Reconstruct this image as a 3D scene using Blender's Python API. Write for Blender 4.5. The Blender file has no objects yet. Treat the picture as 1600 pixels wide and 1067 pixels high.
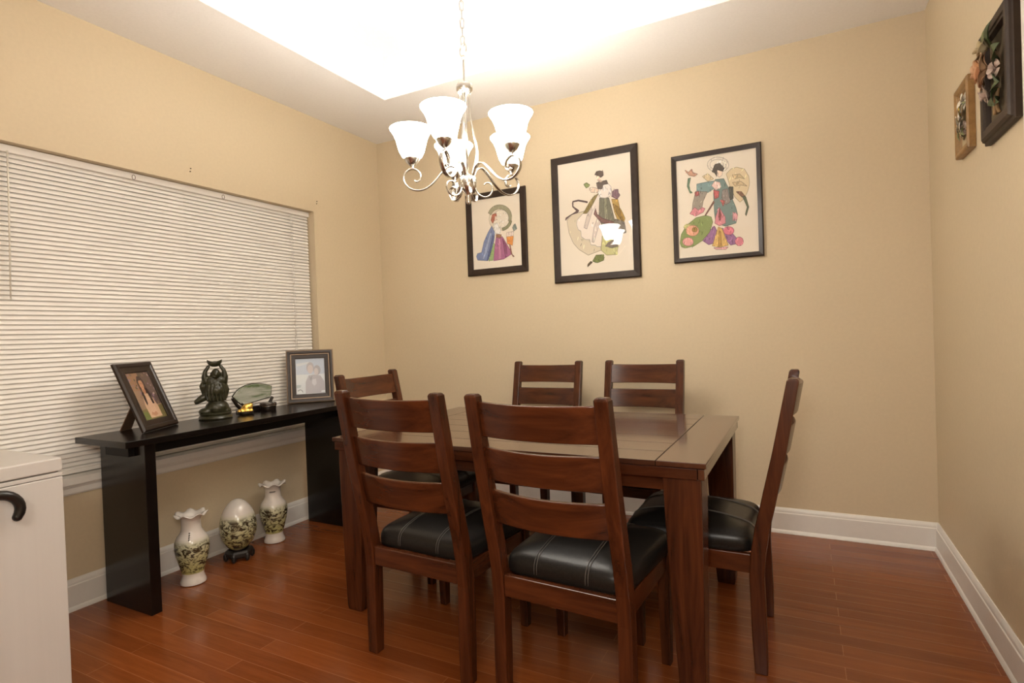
import bpy, bmesh, math, random
from mathutils import Vector, Matrix
R = math.radians
pi = math.pi
sc = bpy.context.scene
COL = sc.collection
random.seed(7)

# ------------------------------------------------------------------ camera
W, H = 3.571, 2.74               # room width (x) and lower ceiling height (z); back wall is y = 0
cam_d = bpy.data.cameras.new('camera')
cam_d.sensor_width = 36.0
cam_d.lens = 36.0 * 873.06 / 1600.0
cam_d.clip_start = 0.02
cam = bpy.data.objects.new('camera', cam_d)
COL.objects.link(cam)
yaw, pitch, roll = -0.4795, -0.0119, -0.0361
fw = Vector((math.sin(yaw) * math.cos(pitch), math.cos(yaw) * math.cos(pitch), math.sin(pitch)))
r0 = Vector((math.cos(yaw), -math.sin(yaw), 0))
u0 = r0.cross(fw)
rt = r0 * math.cos(roll) + u0 * math.sin(roll)
up = -r0 * math.sin(roll) + u0 * math.cos(roll)
cam.matrix_world = Matrix(((rt.x, up.x, -fw.x, 2.9793), (rt.y, up.y, -fw.y, -3.5076), (rt.z, up.z, -fw.z, 1.1784), (0, 0, 0, 1)))
sc.camera = cam

# ------------------------------------------------------------------ light and exposure
sc.view_settings.view_transform = 'Standard'
sc.view_settings.look = 'None'
sc.view_settings.gamma = 1.0
sc.view_settings.use_curve_mapping = False
sc.view_settings.exposure = 0.14
world = bpy.data.worlds.new('world')
sc.world = world
world.use_nodes = True
world.node_tree.nodes['Background'].inputs['Color'].default_value = (0.02, 0.025, 0.04, 1)   # night outside the window
world.node_tree.nodes['Background'].inputs['Strength'].default_value = 0.3


def light(name, kind, loc, power, color, size=0.1, target=None, size_y=None):
    d = bpy.data.lights.new(name, kind)
    d.energy = power
    d.color = color
    if kind == 'AREA':
        d.size = size
        if size_y:
            d.shape = 'RECTANGLE'
            d.size_y = size_y
    else:
        d.shadow_soft_size = size
    o = bpy.data.objects.new(name, d)
    COL.objects.link(o)
    o.location = loc
    if target is not None:
        o.rotation_euler = (Vector(target) - Vector(loc)).to_track_quat('-Z', 'Y').to_euler()
    return o


WARM = (1.0, 0.95, 0.88)
light('added_rear_fill', 'AREA', (3.05, -4.7, 2.70), 45, (1.0, 0.91, 0.80), 0.8, (2.6, -3.6, 0))  # unseen lamp added behind the camera to light the chair backs
light('camera_flash', 'POINT', (2.90, -3.42, 1.40), 38, (1.0, 0.95, 0.88), 0.10)
LAMP_W = 2.5                    # each of the five chandelier bulbs


# ------------------------------------------------------------------ materials
def lin(c):
    return tuple((v / 255 / 12.92) if v / 255 <= 0.04045 else ((v / 255 + 0.055) / 1.055) ** 2.4 for v in c)


def principled(name, color, rough=0.5, metallic=0.0, spec=0.5, coat=0.0):
    m = bpy.data.materials.new(name)
    m.use_nodes = True
    b = m.node_tree.nodes['Principled BSDF']
    b.inputs['Base Color'].default_value = (*color, 1)
    b.inputs['Roughness'].default_value = rough
    b.inputs['Metallic'].default_value = metallic
    b.inputs['Specular IOR Level'].default_value = spec
    if coat:
        b.inputs['Coat Weight'].default_value = coat
        b.inputs['Coat Roughness'].default_value = 0.08
    return m


def N(m, t, **kw):
    n = m.node_tree.nodes.new(t)
    for k, v in kw.items():
        setattr(n, k, v)
    return n


def L(m, a, b):
    m.node_tree.links.new(a, b)


def ramp(m, stops):
    r = N(m, 'ShaderNodeValToRGB')
    e = r.color_ramp.elements
    while len(e) < len(stops):
        e.new(0.5)
    for el, (p, c) in zip(e, stops):
        el.position = p
        el.color = (*c, 1)
    return r


def add_bump(m, height, strength, dist=0.002):
    bsdf = m.node_tree.nodes['Principled BSDF']
    b = N(m, 'ShaderNodeBump')
    b.inputs['Strength'].default_value = strength
    b.inputs['Distance'].default_value = dist
    L(m, height, b.inputs['Height'])
    L(m, b.outputs['Normal'], bsdf.inputs['Normal'])


def wood(name, dark, light_, scale, rough=0.3, coat=0.0, spec=0.5):
    """grain stretched along the axis whose scale is small"""
    m = principled(name, dark, rough, spec=spec, coat=coat)
    bsdf = m.node_tree.nodes['Principled BSDF']
    tc = N(m, 'ShaderNodeTexCoord')
    mp = N(m, 'ShaderNodeMapping')
    mp.inputs['Scale'].default_value = scale
    L(m, tc.outputs['Object'], mp.inputs['Vector'])
    n1 = N(m, 'ShaderNodeTexNoise')
    n1.inputs['Scale'].default_value = 1.0
    n1.inputs['Detail'].default_value = 6
    n1.inputs['Roughness'].default_value = 0.6
    n1.inputs['Distortion'].default_value = 0.6
    L(m, mp.outputs['Vector'], n1.inputs['Vector'])
    r = ramp(m, [(0.3, dark), (0.7, light_)])
    L(m, n1.outputs['Fac'], r.inputs['Fac'])
    L(m, r.outputs['Color'], bsdf.inputs['Base Color'])
    add_bump(m, n1.outputs['Fac'], 0.04, 0.001)
    return m


def noisy(name, color, rough, amount=0.05, scale=40, bump=0.1):
    m = principled(name, color, rough)
    bsdf = m.node_tree.nodes['Principled BSDF']
    tc = N(m, 'ShaderNodeTexCoord')
    n1 = N(m, 'ShaderNodeTexNoise')
    n1.inputs['Scale'].default_value = scale
    n1.inputs['Detail'].default_value = 5
    L(m, tc.outputs['Object'], n1.inputs['Vector'])
    r = ramp(m, [(0.3, tuple(c * (1 - amount) for c in color)), (0.7, tuple(min(1, c * (1 + amount)) for c in color))])
    L(m, n1.outputs['Fac'], r.inputs['Fac'])
    L(m, r.outputs['Color'], bsdf.inputs['Base Color'])
    add_bump(m, n1.outputs['Fac'], bump, 0.001)
    return m


def floor_mat():
    m = principled('cherry_planks', (0.25, 0.07, 0.02), 0.27, spec=0.45)
    bsdf = m.node_tree.nodes['Principled BSDF']
    tc = N(m, 'ShaderNodeTexCoord')
    mp = N(m, 'ShaderNodeMapping')
    mp.inputs['Location'].default_value = (0.13, 0.0300, 0)
    L(m, tc.outputs['Object'], mp.inputs['Vector'])
    br = N(m, 'ShaderNodeTexBrick')
    br.offset = 0.37
    br.offset_frequency = 2
    br.squash = 1.0
    br.inputs['Scale'].default_value = 1.0
    br.inputs['Brick Width'].default_value = 1.22
    br.inputs['Row Height'].default_value = 0.0757
    br.inputs['Mortar Size'].default_value = 0.0010
    br.inputs['Mortar Smooth'].default_value = 0.3
    br.inputs['Bias'].default_value = 0.0
    br.inputs['Color1'].default_value = (0.190, 0.048, 0.0105, 1)
    br.inputs['Color2'].default_value = (0.240, 0.064, 0.0145, 1)
    br.inputs['Mortar'].default_value = (0.36, 0.135, 0.050, 1)  # paler seams: highlights on the plank bevels painted into the colour
    L(m, mp.outputs['Vector'], br.inputs['Vector'])
    mp2 = N(m, 'ShaderNodeMapping')
    mp2.inputs['Scale'].default_value = (2.2, 34, 1)
    L(m, tc.outputs['Object'], mp2.inputs['Vector'])
    n = N(m, 'ShaderNodeTexNoise')
    n.inputs['Scale'].default_value = 1.0
    n.inputs['Detail'].default_value = 7
    n.inputs['Roughness'].default_value = 0.65
    n.inputs['Distortion'].default_value = 1.0
    L(m, mp2.outputs['Vector'], n.inputs['Vector'])
    r = ramp(m, [(0.25, (0.76, 0.73, 0.70)), (0.75, (1.14, 1.17, 1.18))])
    L(m, n.outputs['Fac'], r.inputs['Fac'])
    mx = N(m, 'ShaderNodeMix', data_type='RGBA', blend_type='MULTIPLY')
    mx.inputs['Factor'].default_value = 1.0
    L(m, br.outputs['Color'], mx.inputs['A'])
    L(m, r.outputs['Color'], mx.inputs['B'])
    L(m, mx.outputs['Result'], bsdf.inputs['Base Color'])
    rr = ramp(m, [(0.3, (0.15, 0.15, 0.15)), (0.7, (0.25, 0.25, 0.25))])
    L(m, n.outputs['Fac'], rr.inputs['Fac'])
    L(m, rr.outputs['Color'], bsdf.inputs['Roughness'])
    inv = N(m, 'ShaderNodeMath', operation='SUBTRACT')
    inv.inputs[0].default_value = 1.0
    L(m, br.outputs['Fac'], inv.inputs[1])
    add_bump(m, inv.outputs[0], 0.25, 0.002)
    return m


def glass_mat(name, tint=(1, 1, 1), rough=0.0):
    m = bpy.data.materials.new(name)
    m.use_nodes = True
    nt = m.node_tree
    nt.nodes.remove(nt.nodes['Principled BSDF'])
    tr = N(m, 'ShaderNodeBsdfTransparent')
    tr.inputs['Color'].default_value = (*tint, 1)
    gl = N(m, 'ShaderNodeBsdfGlossy')
    gl.inputs['Roughness'].default_value = rough
    fr = N(m, 'ShaderNodeFresnel')
    geo = N(m, 'ShaderNodeNewGeometry')          # same reflectance on both faces of the thin pane
    ior = N(m, 'ShaderNodeMapRange')
    ior.inputs['To Min'].default_value = 1.35
    ior.inputs['To Max'].default_value = 1 / 1.35
    L(m, geo.outputs['Backfacing'], ior.inputs['Value'])
    L(m, ior.outputs['Result'], fr.inputs['IOR'])
    mx = N(m, 'ShaderNodeMixShader')
    L(m, fr.outputs[0], mx.inputs[0])
    L(m, tr.outputs[0], mx.inputs[1])
    L(m, gl.outputs[0], mx.inputs[2])
    L(m, mx.outputs[0], nt.nodes['Material Output'].inputs['Surface'])
    return m


def shade_mat():
    m = principled('lit_frosted_glass', (0.95, 0.93, 0.88), 0.35)
    b = m.node_tree.nodes['Principled BSDF']
    b.inputs['Emission Color'].default_value = (1.0, 0.94, 0.85, 1)
    b.inputs['Emission Strength'].default_value = 31.0
    return m


def porcelain_mat(zlo, zhi, seed):
    """white glaze, a yellow-green band with a dark ink landscape between zlo and zhi (object z)"""
    m = principled('painted_porcelain', (0.8, 0.76, 0.7), 0.18, coat=0.4)
    bsdf = m.node_tree.nodes['Principled BSDF']
    tc = N(m, 'ShaderNodeTexCoord')
    sep = N(m, 'ShaderNodeSeparateXYZ')
    L(m, tc.outputs['Object'], sep.inputs[0])
    mr = N(m, 'ShaderNodeMapRange')
    mr.inputs['From Min'].default_value = zlo
    mr.inputs['From Max'].default_value = zhi
    L(m, sep.outputs['Z'], mr.inputs['Value'])
    white = (0.72, 0.66, 0.60)
    green = (0.46, 0.43, 0.16)
    base = ramp(m, [(0.0, white), (0.03, green), (0.45, (0.52, 0.49, 0.26)), (0.85, (0.60, 0.58, 0.40)), (1.0, white)])
    L(m, mr.outputs['Result'], base.inputs['Fac'])
    mp = N(m, 'ShaderNodeMapping')
    mp.inputs['Location'].default_value = (seed, seed * 0.7, seed * 1.3)
    mp.inputs['Scale'].default_value = (1, 1, 1.5)
    L(m, tc.outputs['Object'], mp.inputs['Vector'])
    n = N(m, 'ShaderNodeTexNoise')
    n.inputs['Scale'].default_value = 30
    n.inputs['Detail'].default_value = 9
    n.inputs['Roughness'].default_value = 0.72
    n.inputs['Distortion'].default_value = 1.1
    L(m, mp.outputs['Vector'], n.inputs['Vector'])
    band = ramp(m, [(0.0, (0, 0, 0)), (0.10, (1, 1, 1)), (0.80, (1, 1, 1)), (0.93, (0, 0, 0))])
    L(m, mr.outputs['Result'], band.inputs['Fac'])
    ink = ramp(m, [(0.47, (0, 0, 0)), (0.53, (1, 1, 1))])
    L(m, n.outputs['Fac'], ink.inputs['Fac'])
    mul = N(m, 'ShaderNodeMath', operation='MULTIPLY')
    L(m, band.outputs['Color'], mul.inputs[0])
    L(m, ink.outputs['Color'], mul.inputs[1])
    mx = N(m, 'ShaderNodeMix', data_type='RGBA')
    L(m, mul.outputs[0], mx.inputs['Factor'])
    L(m, base.outputs['Color'], mx.inputs['A'])
    mx.inputs['B'].default_value = (0.050, 0.034, 0.018, 1)
    L(m, mx.outputs['Result'], bsdf.inputs['Base Color'])
    return m


def jade_mat():
    m = principled('green_white_stone', (0.3, 0.35, 0.3), 0.15, coat=0.5)
    bsdf = m.node_tree.nodes['Principled BSDF']
    tc = N(m, 'ShaderNodeTexCoord')
    mp = N(m, 'ShaderNodeMapping')
    mp.inputs['Scale'].default_value = (6, 9, 26)
    mp.inputs['Rotation'].default_value = (0.35, 0, 0)
    L(m, tc.outputs['Object'], mp.inputs['Vector'])
    n = N(m, 'ShaderNodeTexNoise')
    n.inputs['Scale'].default_value = 1.0
    n.inputs['Detail'].default_value = 4
    n.inputs['Distortion'].default_value = 0.8
    L(m, mp.outputs['Vector'], n.inputs['Vector'])
    r = ramp(m, [(0.35, (0.50, 0.50, 0.44)), (0.52, (0.36, 0.38, 0.31)), (0.62, (0.08, 0.13, 0.04)), (0.72, (0.38, 0.40, 0.34))])
    L(m, n.outputs['Fac'], r.inputs['Fac'])
    L(m, r.outputs['Color'], bsdf.inputs['Base Color'])
    return m


WALL = noisy('beige_wall_paint', (0.635, 0.525, 0.358), 0.62, 0.02, 60, 0.05)
CEIL = noisy('white_ceiling_paint', (0.90, 0.885, 0.865), 0.85, 0.02, 80, 0.08)
TRIM = noisy('white_gloss_trim', (0.78, 0.75, 0.70), 0.35, 0.015, 30, 0.02)
FLOOR = floor_mat()
CH_D, CH_L = (0.025, 0.0064, 0.0024), (0.098, 0.0260, 0.0082)
WOOD_X = wood('brown_cherry_wood_across', CH_D, CH_L, (2.5, 30, 22), 0.24, spec=0.5)
WOOD_Y = wood('brown_cherry_wood_deep', CH_D, CH_L, (30, 2.5, 22), 0.24, spec=0.5)
WOOD_Z = wood('brown_cherry_wood_upright', CH_D, CH_L, (30, 30, 2.5), 0.26, spec=0.5)
TOP_X = wood('table_top_wood', (0.040, 0.013, 0.006), (0.085, 0.030, 0.014), (1.6, 18, 18), 0.18, spec=0.5, coat=0.5)
TOP_Y = wood('table_end_wood', (0.040, 0.013, 0.006), (0.085, 0.030, 0.014), (18, 1.6, 18), 0.18, spec=0.5, coat=0.5)
LEATHER = noisy('black_leather', (0.011, 0.0095, 0.0085), 0.33, 0.3, 160, 0.12)
LEATHER.node_tree.nodes['Principled BSDF'].inputs['Specular IOR Level'].default_value = 0.28
STITCH = principled('grey_stitching', (0.10, 0.09, 0.08), 0.7)
ESPRESSO = wood('espresso_lacquer', (0.0045, 0.0030, 0.0026), (0.0085, 0.0055, 0.0045), (3, 3, 20), 0.22, spec=0.4)
NICKEL = principled('brushed_nickel', (0.58, 0.55, 0.50), 0.25, 1.0)
SHADE = shade_mat()
BLIND = principled('white_blind_slats', (0.80, 0.765, 0.715), 0.42)
VINYL = principled('white_window_vinyl', (0.75, 0.73, 0.70), 0.4)
NIGHT_GLASS = glass_mat('window_glass')
PIC_GLASS = glass_mat('picture_glass')
FRAME_DARK = wood('dark_brown_frame', (0.022, 0.0125, 0.008), (0.040, 0.024, 0.015), (12, 12, 12), 0.5, spec=0.3)
FRAME_BLACK = wood('espresso_frame', (0.014, 0.007, 0.0045), (0.026, 0.013, 0.008), (12, 12, 12), 0.35)
GOLD_FRAME = wood('antique_gold_frame', (0.20, 0.105, 0.030), (0.36, 0.20, 0.065), (25, 25, 25), 0.4)
BRONZE_LINE = principled('bronze_bead', (0.30, 0.21, 0.14), 0.35, 0.4)
PAPER = principled('cream_paper', (0.80, 0.72, 0.60), 0.7)
BACKING = principled('olive_brown_linen', (0.115, 0.085, 0.045), 0.8)
CABINET = wood('white_laminate', (0.605, 0.58, 0.555), (0.625, 0.60, 0.575), (45, 45, 0.6), 0.4)
BLACK_PLASTIC = principled('black_plastic', (0.012, 0.010, 0.009), 0.3)
IRON = principled('screw_metal', (0.10, 0.07, 0.045), 0.5, 0.8)
DARK_STONE = noisy('dark_green_stone', (0.027, 0.026, 0.011), 0.28, 0.4, 60, 0.3)
STAND_WOOD = principled('dark_stand_wood', (0.012, 0.007, 0.005), 0.3)
GOLD = principled('polished_gold', (0.95, 0.60, 0.14), 0.34, 0.85)
CARD = principled('brown_card', (0.13, 0.07, 0.035), 0.8)
JADE = jade_mat()
IVORY = principled('pale_ivory', (0.62, 0.57, 0.50), 0.3)


_mc = {}


def flat(rgb, rough=0.7):
    """plain printed colour from sRGB 0-255"""
    k = (tuple(rgb), rough)
    if k not in _mc:
        _mc[k] = principled('ink_%d_%d_%d' % tuple(rgb), lin(rgb), rough)
    return _mc[k]


# ------------------------------------------------------------------ mesh helpers
def box(bm, a, b, mi=0):
    x0, y0, z0 = a
    x1, y1, z1 = b
    v = [bm.verts.new(p) for p in ((x0, y0, z0), (x1, y0, z0), (x1, y1, z0), (x0, y1, z0), (x0, y0, z1), (x1, y0, z1), (x1, y1, z1), (x0, y1, z1))]
    for f in ((3, 2, 1, 0), (4, 5, 6, 7), (0, 1, 5, 4), (1, 2, 6, 5), (2, 3, 7, 6), (3, 0, 4, 7)):
        bm.faces.new([v[i] for i in f]).material_index = mi
    return v


def loft(bm, rings, closed=True, cap=True, mi=0, loop=False):
    """rings of equal length joined with quads; closed = each ring is a loop; loop = last ring joins the first"""
    vr = [[bm.verts.new(p) for p in r] for r in rings]
    n = len(vr[0])
    m = len(vr)
    for i in range(m if loop else m - 1):
        a, b = vr[i], vr[(i + 1) % m]
        for j in range(n if closed else n - 1):
            k = (j + 1) % n
            bm.faces.new((a[j], a[k], b[k], b[j])).material_index = mi
    if cap and closed and not loop:
        bm.faces.new(list(reversed(vr[0]))).material_index = mi
        bm.faces.new(vr[-1]).material_index = mi
    return vr


def lathe(bm, prof, n=32, c=(0, 0, 0), mi=0, cap=True, fn=None):
    rings = []
    for (r, z) in prof:
        ring = []
        for k in range(n):
            a = 2 * pi * k / n
            rr, zz = (r, z) if fn is None else fn(r, z, a)
            ring.append((c[0] + rr * math.cos(a), c[1] + rr * math.sin(a), c[2] + zz))
        rings.append(ring)
    loft(bm, rings, cap=cap, mi=mi)


def catmull(pts, sub=6):
    P = [Vector(p) for p in pts]
    P = [P[0] * 2 - P[1]] + P + [P[-1] * 2 - P[-2]]
    out = []
    for i in range(1, len(P) - 2):
        for s in range(sub):
            t = s / sub
            a, b, c, d = P[i - 1], P[i], P[i + 1], P[i + 2]
            out.append(0.5 * ((2 * b) + (c - a) * t + (2 * a - 5 * b + 4 * c - d) * t * t + (3 * b - a - 3 * c + d) * t ** 3))
    out.append(P[-2])
    return out


def tube(bm, pts, r, n=8, mi=0, side=None, r2=None, loop=False):
    """sweep; r half-width in the curve's plane, r2 half-width along `side` (constant binormal) when given"""
    pts = [Vector(p) for p in pts]
    rings = []
    m = len(pts)
    prev = None
    for i, p in enumerate(pts):
        if loop:
            t = pts[(i + 1) % m] - pts[i - 1]
        else:
            t = pts[min(i + 1, m - 1)] - pts[max(i - 1, 0)]
        t.normalize()
        if side is not None:
            b = Vector(side).normalized()
        else:
            ref = prev if prev is not None else (Vector((0, 0, 1)) if abs(t.z) < 0.9 else Vector((1, 0, 0)))
            b = (ref - t * ref.dot(t)).normalized()
            prev = b
        a = b.cross(t).normalized()
        ra = r[i] if isinstance(r, (list, tuple)) else r
        rb = ra if r2 is None else r2
        rings.append([p + a * (ra * math.cos(2 * pi * k / n)) + b * (rb * math.sin(2 * pi * k / n)) for k in range(n)])
    loft(bm, rings, mi=mi, loop=loop)


def ellipsoid(bm, c, r, rot=None, n=12, mi=0):
    M = Matrix.Translation(c) @ (rot.to_4x4() if rot is not None else Matrix.Identity(4)) @ Matrix.Diagonal((*r, 1))
    g = bmesh.ops.create_uvsphere(bm, u_segments=n, v_segments=max(6, n * 2 // 3), radius=1.0, matrix=M)
    for v in g['verts']:
        for f in v.link_faces:
            f.material_index = mi


def build(name, bm, mats, parent=None, smooth=False, bevel=0.0, seg=2, auto=None):
    bmesh.ops.recalc_face_normals(bm, faces=bm.faces)
    me = bpy.data.meshes.new(name)
    bm.to_mesh(me)
    bm.free()
    for m in (mats if isinstance(mats, (list, tuple)) else [mats]):
        me.materials.append(m)
    if smooth:
        for p in me.polygons:
            p.use_smooth = True
        if auto is not None:
            me.set_sharp_from_angle(angle=R(auto))
    o = bpy.data.objects.new(name, me)
    COL.objects.link(o)
    if parent is not None:
        o.parent = parent
    if bevel:
        b = o.modifiers.new('bevel', 'BEVEL')
        b.width = bevel
        b.segments = seg
        b.limit_method = 'ANGLE'
        b.angle_limit = R(40)
    return o


def boxes(name, lst, mat, parent=None, bevel=0.0, seg=2):
    bm = bmesh.new()
    for a, b in lst:
        box(bm, a, b)
    return build(name, bm, mat, parent, bevel=bevel, seg=seg)


def tag(o, label=None, cat=None, group=None, kind=None):
    for k, v in (('label', label), ('category', cat), ('group', group), ('kind', kind)):
        if v:
            o[k] = v
    return o


def thing(name, label, cat, loc=(0, 0, 0), rz=0.0, group=None):
    o = bpy.data.objects.new(name, None)
    o.empty_display_size = 0.1
    COL.objects.link(o)
    o.location = loc
    o.rotation_euler = (0, 0, rz)
    return tag(o, label, cat, group)


def copy_tree(o, parent=None):
    c = o.copy()
    COL.objects.link(c)
    if parent is not None:
        c.parent = parent
    for ch in list(o.children):
        copy_tree(ch, c)
    return c


def struct(o):
    o['kind'] = 'structure'
    return o


def setbase(o, M):
    """move an Empty (already parenting its parts) by a full matrix"""
    o.matrix_world = M


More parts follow.
